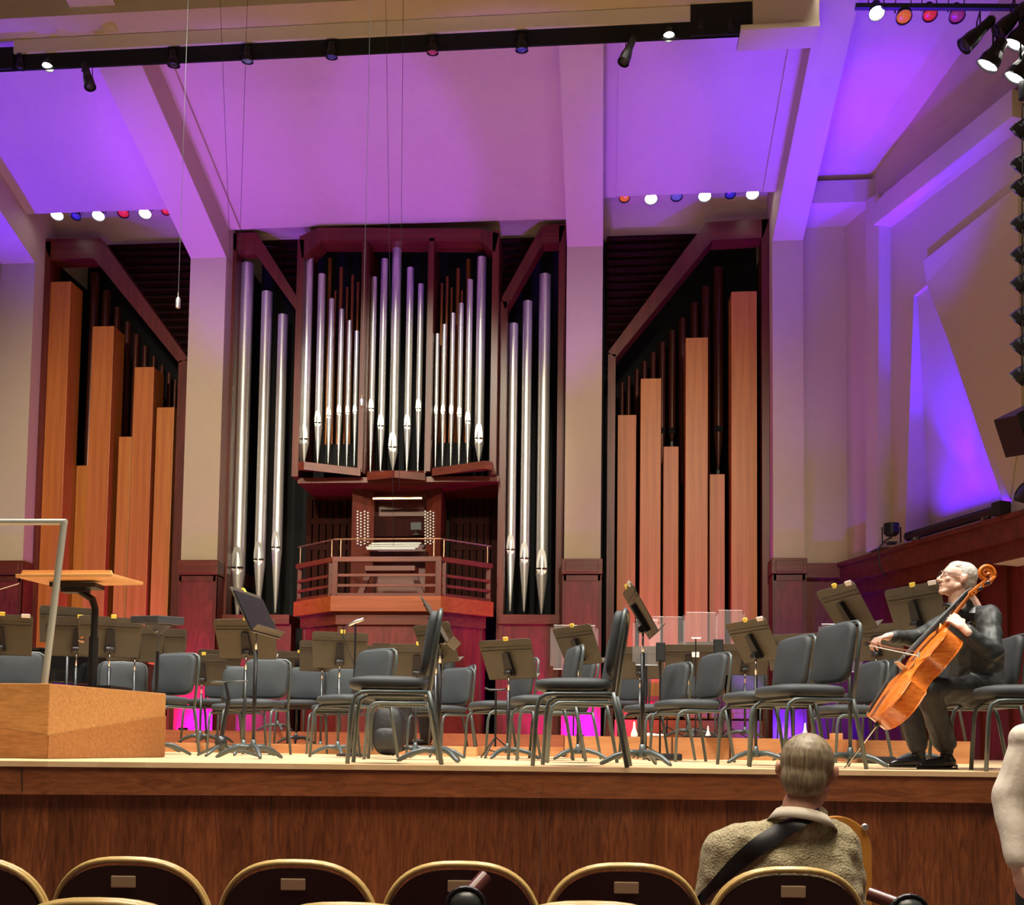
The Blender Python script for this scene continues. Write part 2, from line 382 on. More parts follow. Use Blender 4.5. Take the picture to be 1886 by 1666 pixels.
# coves under the side panels
for n, a, b, yb in (('left', 'a', 'b', YBL), ('right', 'c', 'd', YBR), ('centre', 'b', 'c', YBC)):
    x0, x1 = PIL[a][1], PIL[b][0]
    m = MB(); ps = []
    zt = zc(yb) + 0.02
    for i in range(9):
        t = i / 8; y = yb + (17.5 - yb) * t
        ps.append((x0, y, zt + 0.46 * math.sin(PI * min(1, t * 1.0)) * (1 if n != 'centre' else 0.2)))
    top = [(x0, 17.5, zt + 0.6), (x0, yb, zt + 0.6)]
    m.prism(ps + top, (x1 - x0, 0, 0)); struct('ceiling_cove_' + n, m, PLASTER)
# upper ceiling: cross beam, fascia, coffers nearer than the slot
def zat(px, py, Y): return atY(px, py, Y).z
YSL = 12.95
zb_, zt_ = zat(700, 97, YSL), zat(700, 68, YSL); zf = zat(700, 43, YSL)
xL, xR = atY(-60, 120, YSL).x, atY(1384, 60, YSL).x
struct('trim_slot_fascia', MB().bb(atY(28, 90, YSL).x, atY(1272, 30, YSL).x, YSL - 0.04, YSL + 0.1, zt_, zf), CREAM)
struct('trim_lighting_slot', MB().bb(atY(-900, 100, YSL).x, atY(1383, 60, YSL).x, YSL, YSL + 0.03, zb_, zt_ + 0.01)
       .bb(atY(1271, 40, YSL).x, atY(1384, 40, YSL).x, YSL - 0.05, YSL + 0.03, zb_, zf + 0.02)
       .bb(atY(-900, 100, YSL).x, atY(27, 100, YSL).x, YSL - 0.05, YSL + 0.03, zb_, zt_ + 0.08), BLACKV)
x2 = atY(1506, 30, YSL).x
struct('ceiling_slot_end', MB().bb(atY(1385, 30, YSL).x, x2, YSL - 0.1, YSL + 0.25, zat(1440, 62, YSL), zat(1440, -60, YSL)), PLASTER)
struct('trim_slot_end_lip', MB().bb(atY(1362, 60, YSL).x, x2, YSL - 0.13, YSL + 0.28, zat(1440, 64, YSL), zat(1440, 55, YSL)), PLASTER)
YK = 12.55
zk = zf - 0.0
struct('ceiling_cross_beam', MB().prism([(-14, YSL + 0.1, zf), (-14, YK, zf + 0.03), (-14, YK, zf + 0.75), (-14, YSL + 0.1, zf + 0.75)], (atY(1500, 0, YSL).x + 14, 0, 0)), PLASTER)
m = MB().prism([(-14, YK + 0.1, zs(YK) + 0.55), (-14, YE, zs(YE) + 0.55), (-14, YE, zs(YE) + 0.75), (-14, YK + 0.1, zs(YK) + 0.75)], (16.7, 0, 0))
struct('ceiling_coffers', m, plain('coffer_tan', (0.42, 0.30, 0.18), 0.85, noise=0.02))
# ------------------------------------------------------------------ right side: return wall and splayed side wall
XR0, YR0 = atY(1560, 900, 16.9).x, 16.9
WD = Vector((0.355, -0.935, 0)).normalized(); WN = Vector((-WD.y, WD.x, 0)) * -1     # toward the stage
if WN.x > 0: WN = -WN
P0 = Vector((XR0, YR0, 0))
def W(px, py, off=0.0): return atP(px, py, P0 + WN * off, WN)
zr_top = zat(1520, 418, 16.9)
struct('wall_back_right', MB().bb(PIL['d'][1], XR0 + 0.05, 16.9, 17.05, zat(1520, 1038, 16.9), zr_top + 0.4), PLASTER)
# dropped box over the return wall
zbx = zr_top; ztx = zbx + 0.36
xA = PIL['d'][1]; xB = atY(1617, 372, 16.13).x
struct('ceiling_dropped_box', MB().prism([(xA, 16.13, zbx), (xB, 16.13, zbx), (XR0, 16.9, zbx), (xA, 16.9, zbx)], (0, 0, ztx - zbx)), PLASTER)
# violet lit ceiling of the far right bay: follows the slope up to the side wall
def xw(Y): return XR0 + (YR0 - Y) * (0.355 / 0.935)
m = MB(); pts = [(xA, 16.3, zc(16.3)), (xw(16.3) + .02, 16.3, zc(16.3)), (xw(YT) + .02, YT, zc(YT)), (xA, YT, zc(YT))]
m.prism(pts, (0, 0, 0.1)); struct('ceiling_panel_far_right', m, PLASTER)
m = MB(); pts = [(xA, YT, zs(YT) + 0.1), (xw(YT) + .02, YT, zs(YT) + 0.1), (xw(YE), YE, zs(YE) + 0.1), (xA, YE, zs(YE) + 0.1)]
m.prism(pts, (0, 0, 0.1)); struct('ceiling_upper_right', m, PLASTER)
# splayed wall with a tall tapering recess added to hold the batten's violet
ZRAIL = zat(1520, 1038, 16.9)
def wp(s, z, off=0.0): p = P0 + WD * s + WN * off; return Vector((p.x, p.y, z))
outer = [wp(-0.05, ZRAIL - 0.05), wp(9.5, ZRAIL - 0.05), wp(9.5, 15), wp(4.2, 12.6), wp(-0.05, ZS + 1.2)]
hole = [W(1666, 992), W(1683, 545), W(1711, 522), W(1856, 925)]
hole[3].z = hole[0].z = ZRAIL + 0.02
tri = geometry.tessellate_polygon([outer, hole]); allv = outer + hole
m = MB(); m._add(allv, [tuple(t) for t in tri]); o = tag(m.build('wall_right', PLASTER), kind='structure')
# added recess: back plane leans out towards the apex to catch the violet light
dep = [-0.02, -0.02, -0.25, -0.30]
bk = [hole[i] + WN * ((-0.45, -0.06, -0.05, -0.40)[i]) for i in range(4)]
m = MB(); m._add(hole + bk, [(0, 1, 5, 4), (1, 2, 6, 5), (2, 3, 7, 6), (3, 0, 4, 7), (4, 5, 6, 7)])
struct('wall_right_glow_recess', m, PLASTER)
# folds standing proud of the wall (vertical edge strip and upper facets)
def facet(name, pts, offs, mat=PLASTER):
    base = [W(*p) for p in pts]; fr = [b + WN * o for b, o in zip(base, offs)]
    n = len(pts); m = MB(); m._add(base + fr, [tuple(range(n, 2 * n))] + [(i, (i + 1) % n, (i + 1) % n + n, i + n) for i in range(n)])
    struct(name, m, mat)
facet('wall_right_fold_upper', [(1640, 470), (1886, 270), (1900, 700), (1886, 905), (1858, 925), (1711, 522), (1710, 480), (1683, 545), (1668, 990), (1645, 1003)], [0.01, 0.01, 0.05, 0.01, 0.02, 0.02, 0.1, 0.02, 0.01, 0.06]) if False else None
facet('wall_right_facet', [(1711, 482), (1886, 345), (1886, 760), (1862, 920), (1713, 524)], [0.10, 0.10, 0.04, 0.015, 0.06])
facet('trim_right_upright', [(1617, 372), (1642, 360), (1640, 1008), (1618, 1018)], [0.22, 0.22, 0.22, 0.22])
facet('trim_right_sloping_band', [(1640, 420), (1900, 222), (1900, 172), (1660, 362), (1640, 384)], [0.30, 0.30, 0.30, 0.30, 0.30])
facet('trim_right_sloping_band_upper', [(1652, 328), (1700, 258), (1900, 100), (1900, 150), (1662, 345)], [0.02, 0.02, 0.02, 0.10, 0.10])
# wood rail on the side wall, return band, wall below
def band(name, s0, s1, z0, z1, off, th, mat=CASEH):
    m = MB().prism([wp(s0, z0, off), wp(s1, z0, off), wp(s1, z1, off), wp(s0, z1, off)], -WN * th); struct(name, m, mat)
band('trim_right_rail_cap', -0.1, 9, ZRAIL - 0.06, ZRAIL, 0.20, 0.3)
band('trim_right_rail', -0.1, 9, ZRAIL - 0.34, ZRAIL - 0.06, 0.16, 0.3)
band('trim_right_rail_lower', -0.1, 9, ZRAIL - 0.56, ZRAIL - 0.34, 0.06, 0.2)
band('wall_right_lower', -0.1, 1.35, STZ, ZRAIL - 0.5, -0.05, 0.1, MAHOG)
band('trim_right_pier', 1.30, 1.62, STZ, ZRAIL - 0.5, 0.03, 0.3, CASE)
band('wall_right_dark', 1.6, 3.6, STZ, ZRAIL - 0.5, -0.35, 0.1, MAHOG)
for i, s in enumerate((1.9, 2.5, 3.05)):
    band('trim_right_mullion_%d' % i, s, s + 0.10, STZ, ZRAIL - 0.5, -0.30, 0.06, CASE)
band('wall_right_doorway', 3.5, 9, STZ, ZRAIL - 0.9, -2.5, 0.1, DARKW)
m = MB().prism([wp(3.3, ZRAIL - 0.56, 0.05), wp(9, ZRAIL - 0.56, 0.05), wp(9, ZRAIL - 0.60, -3), wp(3.3, ZRAIL - 0.60, -3)], (0, 0, 0.05))
struct('ceiling_side_passage', m, CREAM)
struct('wall_back_right_band', MB().bb(PIL['d'][1], XR0, 16.82, 17.0, ZRAIL - 0.24, ZRAIL), CASEH, bevel=0.006)
struct('wall_back_right_lower', MB().bb(PIL['d'][1], XR0 + 0.1, 16.95, 17.1, STZ, ZRAIL - 0.24), MAHOG)
# far left sliver
struct('wall_back_left', MB().bb(-14, PIL['a'][0], 16.9, 17.05, ZCAP, ZS + 2), PLASTER)
struct('wall_back_left_lower', MB().bb(-14, PIL['a'][0], 16.85, 17.05, STZ, ZCAP), MAHOG)
# risers
def riser(name, px0, px1, D0, h, mat, Yb=17.0, dD=0.0):
    a, b = floor_at(px0, D0), floor_at(px1, D0 + dD)
    m = MB().prism([(a.x, a.y, STZ), (b.x, b.y, STZ), (b.x + 0.0, Yb, STZ), (a.x - 0.0, Yb, STZ)], (0, 0, h)); struct(name, m, mat)
riser('floor_riser_front', 240, 1038, 10.7, 0.095, RISER)
riser('floor_riser_back', 240, 1038, 12.8, 0.25, RISERR)
riser('floor_riser_right', 1040, 1575, 10.0, 0.212, RISER)
riser('floor_riser_side', 1578, 1790, 9.2, 0.20, RISER)
for px in (1238, 1345, 1452):
    a = floor_at(px, 9.99); struct('trim_riser_joint', MB().bb(a.x - 0.004, a.x + 0.004, a.y - 0.012, a.y + 0.02, STZ + 0.005, STZ + 0.213), DARKW)
# ------------------------------------------------------------------ organ
ZB = STZ + 0.25
def poly(m, pts, Y, dep): m.prism([atY(px, py, Y) for px, py in pts], (0, dep, 0)); return m
def post(m, px0, px1, py, Y, ztop, zbot, dep):
    a, b = atY(px0, py, Y).x, atY(px1, py, Y).x; m.bb(a, b, Y, Y + dep, zbot, ztop); return m
def case(label, loc_px, Yc, parts, mat=CASE):
    p = atY(loc_px, 900, Yc); t = thing('organ_case', (p.x, Yc, ZB), label, 'organ case', 'organ cases')
    for nm, fn, mt in parts:
        m = MB(); fn(m); m.build(nm, mt, t, world=True)
    return t
YC = 17.0
zsill = lambda px, py: atY(px, py, YC).z
# outer left
def f(m): poly(m, [(77, 440), (185, 438), (172, 475), (93, 477)], YC, .35)
def g(m): poly(m, [(185, 438), (346, 660), (329, 668), (172, 475)], YC, .35)
def grille(m, px0, px1, py0, py1, Y, tilt=0.0, step=0.14):
    a, b = atY(px0, (py0 + py1) / 2, Y).x, atY(px1, (py0 + py1) / 2, Y).x; z1, z0 = atY(px0, py0, Y).z, atY(px0, py1, Y).z
    z = z0; k = 0
    while z < z1:
        t = max(0, min(1, (z - z0) / (z1 - z0))); aa, bb = a, b
        if tilt < 0: aa = b - (b - a) * t
        if tilt > 0: bb = a + (b - a) * t
        if bb - aa > 0.05: m.box(((aa + bb) / 2, Y, z), (bb - aa, 0.10, 0.045), Euler((R(-25), 0, 0)))
        z += step
c = case('outer left organ case with slanting top framing tall square wooden pipes', 200, YC, [
    ('top_rail', f, CASEH), ('sloping_rail', g, CASE),
    ('post', lambda m: post(m, 76, 93, 470, YC, atY(85, 445, YC).z, ZB, .35), CASE),
    ('post', lambda m: post(m, 329, 346, 664, YC, atY(337, 664, YC).z, ZB, .35), CASE),
    ('louvre', lambda m: grille(m, 190, 350, 456, 680, 17.42, -1), DARKW),
    ('wind_chest', lambda m: m.bb(atY(160, 870, 17.9).x, atY(332, 870, 17.9).x, 17.78, 18.25, ZB, zsill(200, 870)), BLACKV),
    ('base_panel', lambda m: m.bb(atY(93, 1000, YC).x, atY(330, 1000, YC).x, YC + .05, YC + .3, ZB, zsill(1200, 1326)), MAHOG)])
c = case('outer right organ case with slanting top framing tall square wooden pipes', 1270, YC, [
    ('top_rail', lambda m: poly(m, [(1300, 409), (1416, 403), (1405, 437), (1312, 442)], YC, .35), CASEH),
    ('sloping_rail', lambda m: poly(m, [(1300, 409), (1312, 442), (1134, 658), (1120, 648)], YC, .35), CASE),
    ('post', lambda m: post(m, 1120, 1134, 652, YC, atY(1127, 652, YC).z, ZB, .35), CASE),
    ('post', lambda m: post(m, 1403, 1417, 440, YC, atY(1410, 404, YC).z, ZB, .35), CASE),
    ('louvre', lambda m: grille(m, 1117, 1310, 434, 660, 17.42, 1), DARKW),
    ('base_panel', lambda m: m.bb(atY(1134, 1000, YC).x, atY(1403, 1000, YC).x, YC - .05, YC + .3, ZB, zsill(1270, 1326)), BALW),
    ('wind_chest', lambda m: m.bb(atY(1140, 870, 17.9).x, atY(1338, 870, 17.9).x, 17.78, 18.25, ZB, zsill(1200, 870)), BLACKV),
    ('base_rail', lambda m: m.bb(atY(1134, 1000, YC).x, atY(1403, 1000, YC).x, YC - .08, YC + .3, zsill(1270, 1292), zsill(1270, 1282)), CASEH)])
c = case('left inner organ case holding three long silver pipes', 480, YC, [
    ('top_rail', lambda m: poly(m, [(421, 429), (472, 428), (466, 461), (432, 461)], YC, .3), CASEH),
    ('sloping_rail', lambda m: poly(m, [(472, 428), (546, 545), (546, 572), (466, 461)], YC, .3), CASE),
    ('post', lambda m: post(m, 420, 434, 500, YC, atY(427, 430, YC).z, ZB, .3), CASE),
    ('louvre', lambda m: grille(m, 472, 552, 441, 575, 17.42, -1), DARKW),
    ('sill', lambda m: m.bb(atY(408, 1140, YC).x, atY(534, 1140, YC).x, YC - .05, YC + .6, zsill(470, 1149), zsill(470, 1132)), CASEH),
    ('base_panel', lambda m: m.bb(atY(412, 1200, YC).x, atY(534, 1200, YC).x, YC + .03, YC + .3, ZB, zsill(470, 1149)), MAHOG)])
c = case('right inner organ case holding three long silver pipes', 985, YC, [
    ('top_rail', lambda m: poly(m, [(998, 415), (1042, 412), (1032, 446), (1000, 448)], YC, .3), CASEH),
    ('sloping_rail', lambda m: poly(m, [(998, 415), (1000, 448), (930, 570), (924, 548)], YC, .3), CASE),
    ('post', lambda m: post(m, 1029, 1042, 500, YC, atY(1035, 415, YC).z, ZB, .3), CASE),
    ('post', lambda m: post(m, 922, 934, 570, YC, atY(928, 555, YC).z, ZB, .3), CASE),
    ('louvre', lambda m: grille(m, 921, 1004, 434, 575, 17.42, 1), DARKW),
    ('sill', lambda m: m.bb(atY(918, 1140, YC).x, atY(1036, 1140, YC).x, YC - .05, YC + .6, zsill(970, 1149), zsill(970, 1132)), CASEH),
    ('base_panel', lambda m: m.bb(atY(918, 1200, YC).x, atY(1036, 1200, YC).x, YC + .03, YC + .3, ZB, zsill(970, 1149)), MAHOG)])
YM = 16.75
zl = lambda py: atY(730, py, YM).z
c = case('central organ case with three bays of graded silver pipes above the console', 730, YM, [
    ('top_rail', lambda m: poly(m, [(586, 419), (884, 421), (884, 444), (592, 443)], YM, .4), CASEH),
    ('sloping_rail', lambda m: poly(m, [(586, 419), (592, 443), (556, 476), (551, 436)], YM, .4), CASE),
    ('sloping_rail', lambda m: poly(m, [(884, 421), (919, 430), (911, 464), (884, 444)], YM, .4), CASE),
    ('post', lambda m: post(m, 544, 556, 600, YM, zl(436), zl(875), .9), CASE),
    ('post', lambda m: post(m, 905, 917, 600, YM, zl(430), zl(875), .9), CASE),
    ('post', lambda m: m.prism([atY(664, 600, YM), atY(672, 600, YM), atY(690, 600, 17.6), atY(678, 600, 17.6)], (0, 0, .01)) if False else [post(m, 664, 673, 600, YM, zl(440), zl(868), .12), post(m, 667, 677, 600, YM + .1, zl(440), zl(868), .8)], CASE),
    ('post', lambda m: [post(m, 788, 797, 600, YM, zl(440), zl(868), .12), post(m, 786, 795, 600, YM + .1, zl(440), zl(868), .8)], CASE),
    ('ledge', lambda m: m.prism([atY(549, 852, YM - .25), atY(560, 850, YM - .3), atY(664, 862, YM - .05), atY(672, 862, YM + .6), atY(549, 850, YM + .6)][:5], (0, 0, -.13)), CASEH),
    ('ledge', lambda m: m.prism([atY(907, 851, YM - .25), atY(893, 848, YM - .3), atY(796, 862, YM - .05), atY(790, 862, YM + .6), atY(907, 848, YM + .6)], (0, 0, -.13)), CASEH),
    ('ledge', lambda m: m.prism([atY(676, 871, YM), atY(727, 866, YM - .18), atY(783, 871, YM), atY(783, 866, YM + .6), atY(676, 866, YM + .6)], (0, 0, -.12)), CASEH),
    ('wind_chest', lambda m: m.bb(atY(600, 800, 17.3).x, atY(664, 800, 17.3).x, 17.25, 17.6, zl(875), zl(800)), BLACKV),
    ('wind_chest', lambda m: m.bb(atY(800, 800, 17.3).x, atY(868, 800, 17.3).x, 17.25, 17.6, zl(875), zl(800)), BLACKV),
    ('soffit', lambda m: m.bb(atY(545, 880, YM).x, atY(917, 880, YM).x, YM + .1, YM + 1.6, zl(885), zl(875)), CASEH),
])
# ---- pipes
GM = 'silver organ pipes'
def metal_pipe(px, py, wpx, mpx, mpy, tpy, Y, label, group, mat=TIN, lip=TINL):
    p = atY(px, py, Y); r = wpx * Y / F / 2 * 0.97
    X = (p.x + atY(mpx, mpy, Y).x) / 2
    zm, zt = atY(mpx, mpy, Y).z, atY(mpx, tpy, Y).z
    t = thing('organ_pipe', (X, Y, zt), label, 'organ pipe', group)
    zm -= zt; zp = p.z - zt; zk = zm - r * 1.15
    MB().lathe([(r, zk), (r, zp - 0.0), (r * 0.93, zp), (r * 0.93, zp - 0.3)], seg=28).build('pipe_body', mat, t, smooth=True)
    MB().lathe([(r * 0.16, 0.0), (r * 0.2, 0.02), (r * 0.985, zk), (r * .9, zk + 0.01)], seg=28).build('pipe_foot', mat, t, smooth=True)
    # pointed leaf above the mouth, lower lip under it, dark slot between
    n = 8; L = []
    hw, hh = r * 0.86, r * 3.1
    for i in range(n + 1):
        a = i / n; x = hw * math.cos(a * PI / 2) ** 0.75; L.append((x, zm + hh * math.sin(a * PI / 2)))
    pts = [(-x, z) for x, z in L[::-1]][1:-0 or None]
    out = L + [(-x, z) for x, z in L[-2::-1]]
    def yy(x, z):
        s = (z - zm) / hh; return -math.sqrt(max(0, r * r - x * x)) * (0.0) - r * (0.80 + 0.22 * max(0, s)) - 0.004
    m = MB(); m.prism([(x, yy(x, z), z) for x, z in out], (0, 0.012, 0)); m.build('upper_lip', lip, t)
    m = MB(); low = [(hw * math.cos(b), zm - r * 0.28 - r * 0.95 * math.sin(b)) for b in [PI * i / 12 for i in range(13)]]
    m.prism([(x, -r * 1.0 + 0.1 * r * (1 if z < zm - r * .5 else 0), z) for x, z in low], (0, 0.012, 0)); m.build('lower_lip', lip, t)
    MB().bb(-hw, hw, -r * 0.99, -r * 0.5, zm - r * 0.28, zm).build('mouth_slot', BLACKV, t)
    return t
YP = 17.35
for i, (a, b) in enumerate([((455, 487, 26, 441, 1045, 1140), 'longest'), ((491, 539, 22, 480, 1030, 1128), 'middle-length'), ((520, 581, 20, 512, 1008, 1128), 'shortest')]):
    metal_pipe(*a, YP, f'{b} of the three silver pipes in the left inner case', GM)
for i, (a, b) in enumerate([((949, 597, 18, 938, 1012, 1125), 'shortest'), ((975, 556, 19, 963, 1028, 1126), 'middle-length'), ((1007, 507, 23, 995, 1047, 1130), 'longest')]):
    metal_pipe(*a, YP, f'{b} of the three silver pipes in the right inner case', GM)
YL = 17.0
for i, a in enumerate([(570, 462, 18, 561, 809, 851), (592, 506, 15, 588, 779, 853), (611, 551, 11, 607, 766, 853), (629, 570, 10, 626, 761, 857), (643, 591, 9, 642, 760, 858), (657, 610, 9, 655, 759, 858)]):
    metal_pipe(*a, YL, f'{ORD(i)} silver pipe from the left in the left bay of the central case', 'silver pipes of the left bay')
for i, a in enumerate([(690, 511, 12, 684, 753, 869), (709, 478, 14, 702, 785, 868), (731, 455, 18, 725, 824, 866), (755, 494, 14, 752, 785, 868), (775, 524, 12, 772, 753, 869)]):
    metal_pipe(*a, YL + .05, ['shortest', 'second', 'tallest', 'fourth', 'last'][i] + ' silver pipe from the left in the middle bay above the console'.replace(' silver', ' silver') if i not in (2,) else 'tallest silver pipe, centred in the middle bay above the console', 'silver pipes of the middle bay')
for i, a in enumerate([(806, 615, 8, 803, 759, 860), (819, 598, 9, 816, 759, 858), (835, 577, 9, 831, 759, 857), (850, 559, 10, 846, 764, 856), (866, 516, 12, 862, 776, 854), (887, 475, 18, 883, 808, 851)]):
    metal_pipe(*a, YL, f'{ORD(i)} silver pipe from the left in the right bay of the central case', 'silver pipes of the right bay')
def round_pipe(px, py, wpx, Y, label, group, mat, zb, mouth=None):
    p = atY(px, py, Y); r = wpx * Y / F / 2
    t = thing('organ_pipe', (p.x, Y, zb), label, 'organ pipe', group)
    if mouth:
        zm = atY(px, mouth[0], Y).z - zb; zf0 = atY(px, mouth[1], Y).z - zb
        MB().lathe([(r, zm), (r, p.z - zb), (r * .9, p.z - zb)], seg=20).build('pipe_body', mat, t, smooth=True)
        MB().lathe([(r * .15, zf0), (r, zm)], seg=20).build('pipe_foot', mat, t, smooth=True)
        MB().bb(-r * .8, r * .8, -r * 1.02, -r * .4, zm - .02, zm + .08).build('mouth_slot', BLACKV, t)
        MB().bb(-.02, .02, -.02, .02, 0, zf0 + .02).build('rod', BLACKM, t)
    else:
        MB().lathe([(r, 0), (r, p.z - zb), (r * .85, p.z - zb), (r * .85, p.z - zb - .1)], seg=20).build('pipe_body', mat, t, smooth=True)
    return t
for bay, lst in (('left', [(608, 476, 8), (618, 536, 4.5), (629, 493, 8), (640, 529, 5), (650, 507, 6), (660, 520, 5.5)]), ('right', [(814, 522, 5.5), (824, 510, 6), (832, 530, 5), (844, 495, 8), (851, 535, 4.5), (863, 478, 9)])):
    for i, (a, b, c_) in enumerate(lst):
        round_pipe(a, b, c_, 17.32, f'{ORD(i)} thin copper-brown pipe from the left, behind the {bay} bay silver pipes', 'thin brown pipes behind the ' + bay + ' bay', COPW, zl(800))
for i, (a, b, c_) in enumerate([(176, 505, 18), (197, 537, 17), (217, 567, 14), (236, 594, 14), (252, 617, 12), (268, 638, 10), (284, 657, 9), (299, 674, 8), (312, 687, 8), (323, 700, 6)]):
    round_pipe(a, b, c_, 17.95, f'{ORD(i)} dark round pipe from the left, tallest first, in the outer left case', 'dark round pipes of the outer left case', REED, zsill(200, 870))
for i, (a, b, c_) in enumerate([(1146, 705, 7), (1158, 693, 8), (1173, 681, 9), (1187, 666, 10), (1203, 650, 11), (1220, 631, 12), (1238, 610, 13), (1257, 587, 14), (1279, 559, 15), (1300, 530, 17), (1323, 494, 19)]):
    mo = {10: (795, 868), 6: (797, 815), 5: (797, 860)}.get(i)
    round_pipe(a, b, c_, 17.95, f'{ORD(i)} dark round pipe from the left, shortest first, in the outer right case', 'dark round pipes of the outer right case', REED, zsill(1200, 870), mo)
def square_pipe(px0, px1, py, Y, dep, label, group, mat, zb):
    a, b = atY(px0, py, Y), atY(px1, py, Y); w = b.x - a.x; xc = (a.x + b.x) / 2; h = a.z - zb
    t = thing('organ_pipe', (xc, Y + dep / 2, zb), label, 'organ pipe', group)
    MB().box((0, 0, h / 2), (w, dep, h)).build('pipe_body', mat, t, bevel=0.006)
    MB().bb(-w / 2 + .03, w / 2 - .03, -dep / 2 - .02, -dep / 2 + .01, 0.02, 0.10).build('foot_block', FIR2, t)
    return t
zq = zsill(1200, 1322)
n_ = ['tallest and widest', 'short narrow', 'second tallest', 'narrow', 'third tallest', 'far right']
for i, (a, b, c_, Y) in enumerate([(90, 131, 519, 17.05), (140, 163, 857, 17.5), (171, 210, 601, 17.2), (219, 243, 804, 17.25), (248, 284, 676, 17.2), (289, 321, 750, 17.2)]):
    square_pipe(a, b, c_, Y, 0.42 if i in (0, 2, 4) else 0.28, n_[i] + ' square wooden pipe in the outer left case' + (' beside the tallest one' if i == 1 else ' between two taller ones' if i == 3 else ''), 'square wooden pipes of the outer left case', FIR if i % 2 else FIR2, zq)
n_ = ['far left', 'second from left', 'shorter third from left', 'fourth from left, second tallest', 'shortest fifth from left', 'tallest and widest']
for i, (a, b, c_, Y) in enumerate([(1138, 1172, 764, 17.2), (1180, 1218, 697, 17.2), (1222, 1250, 822, 17.25), (1263, 1304, 622, 17.15), (1307, 1335, 873, 17.2), (1347, 1394, 537, 17.1)]):
    square_pipe(a, b, c_, Y, 0.42 if i in (1, 3, 5) else 0.3, n_[i] + ' square wooden pipe in the outer right case', 'square wooden pipes of the outer right case', FIR if i % 2 else FIR2, zq)
# ---- balcony for the organist
YBF, YBS = 15.9, 16.6
zf_ = atY(710, 1097, YBF).z
fl, fr = atY(609, 1097, YBF).x, atY(812, 1097, YBF).x
sl, sr = atY(541, 1100, YBS).x, atY(909, 1100, YBS).x
def ring(off=0.0):
    return [Vector((sl + off, YBS, 0)), Vector((fl + off * .5, YBF + off, 0)), Vector((fr - off * .5, YBF + off, 0)), Vector((sr - off, YBS, 0))]
def wallring(m, off, z0, z1, th=0.06):
    p = ring(off); q = ring(off + th)
    for i in range(3):
        m.prism([(p[i].x, p[i].y, z0), (p[i + 1].x, p[i + 1].y, z0), (q[i + 1].x, q[i + 1].y, z0), (q[i].x, q[i].y, z0)], (0, 0, z1 - z0))
    return m
zfb = atY(710, 1125, YBF).z; zcb = atY(710, 1148, YBF).z
bt = thing('organ_balcony', ((fl + fr) / 2, YBS, zfb), 'angled wooden balcony with slatted rail and brass handrail below the console', 'balcony')
m = MB(); wallring(m, 0, zfb, zf_, 0.1); m.build('fascia', BALW, bt, world=True)
m = MB(); p = ring(0.05); m.prism([(v.x, v.y, zf_ - .08) for v in p] + [(sr, 18.3, zf_ - .08), (sl, 18.3, zf_ - .08)], (0, 0, .06)); m.build('deck', CASEH, bt, world=True)
m = MB(); wallring(m, 0.12, zcb, zfb, 0.1); m.build('cornice', CASEH, bt, world=True)
def zy(py): return atY(710, py, YBF).z
for nm, a, b, off, th, mt in (('wood_rail', 1033, 1024, 0.02, 0.08, CASEH), ('slat', 1060, 1055, 0.05, 0.03, CASEH), ('slat', 1079, 1074, 0.05, 0.03, CASEH), ('bottom_rail', 1097, 1091, 0.04, 0.05, CASEH)):
    m = MB(); wallring(m, off, zy(a), zy(b), th); m.build(nm, mt, bt, world=True)
P_ = ring(0.04)
def post_at(P, w, z0, z1): MB().box((P.x, P.y + .03, (z0 + z1) / 2), (w, w, z1 - z0)).build('post', CASE, bt, world=True)
for P, w in ((P_[1] + Vector((.03, 0, 0)), .09), (P_[2] - Vector((.03, 0, 0)), .09), (P_[0] + Vector((.05, 0, 0)), .07), (P_[3] - Vector((.05, 0, 0)), .07), (P_[1] * .93 + P_[0] * .07, .06), (P_[2] * .93 + P_[3] * .07, .06)):
    post_at(P, w, zf_, zy(1026))
zb1 = zy(991)
m = MB(); P_ = ring(0.06); m.tube([(v.x, v.y, zb1) for v in P_], 0.014, 8); m.build('handrail', BRASS, bt, world=True)
for t_ in ((0, .06), (0, .93), (1, .06), (1, .94), (2, .07), (2, .94)):
    i, k = t_; P = P_[i] * (1 - k) + P_[i + 1] * k
    MB().tube([(P.x, P.y, zy(1026)), (P.x, P.y, zb1)], 0.011, 6).build('rail_post', BRASS, bt, world=True)
p = ring(0.18)
m = MB(); m.prism([(v.x, v.y, STZ) for v in p] + [(sr - .18, 17.1, STZ), (sl + .18, 17.1, STZ)], (0, 0, zcb + .02 - STZ)); struct('wall_organ_base', m, MAHOG)
m = MB()
for i in range(3):
    a, b = ring(0.165)[i], ring(0.165)[i + 1]
    for t0, t1 in ((0.0, 0.05), (0.95, 1.0)):
        q0, q1 = a.lerp(b, t0), a.lerp(b, t1); q2, q3 = ring(0.2)[i].lerp(ring(0.2)[i + 1], t1), ring(0.2)[i].lerp(ring(0.2)[i + 1], t0)
        m.prism([(q.x, q.y, STZ) for q in (q0, q1, q2, q3)], (0, 0, zcb - STZ))
struct('trim_organ_base', m, CASE)
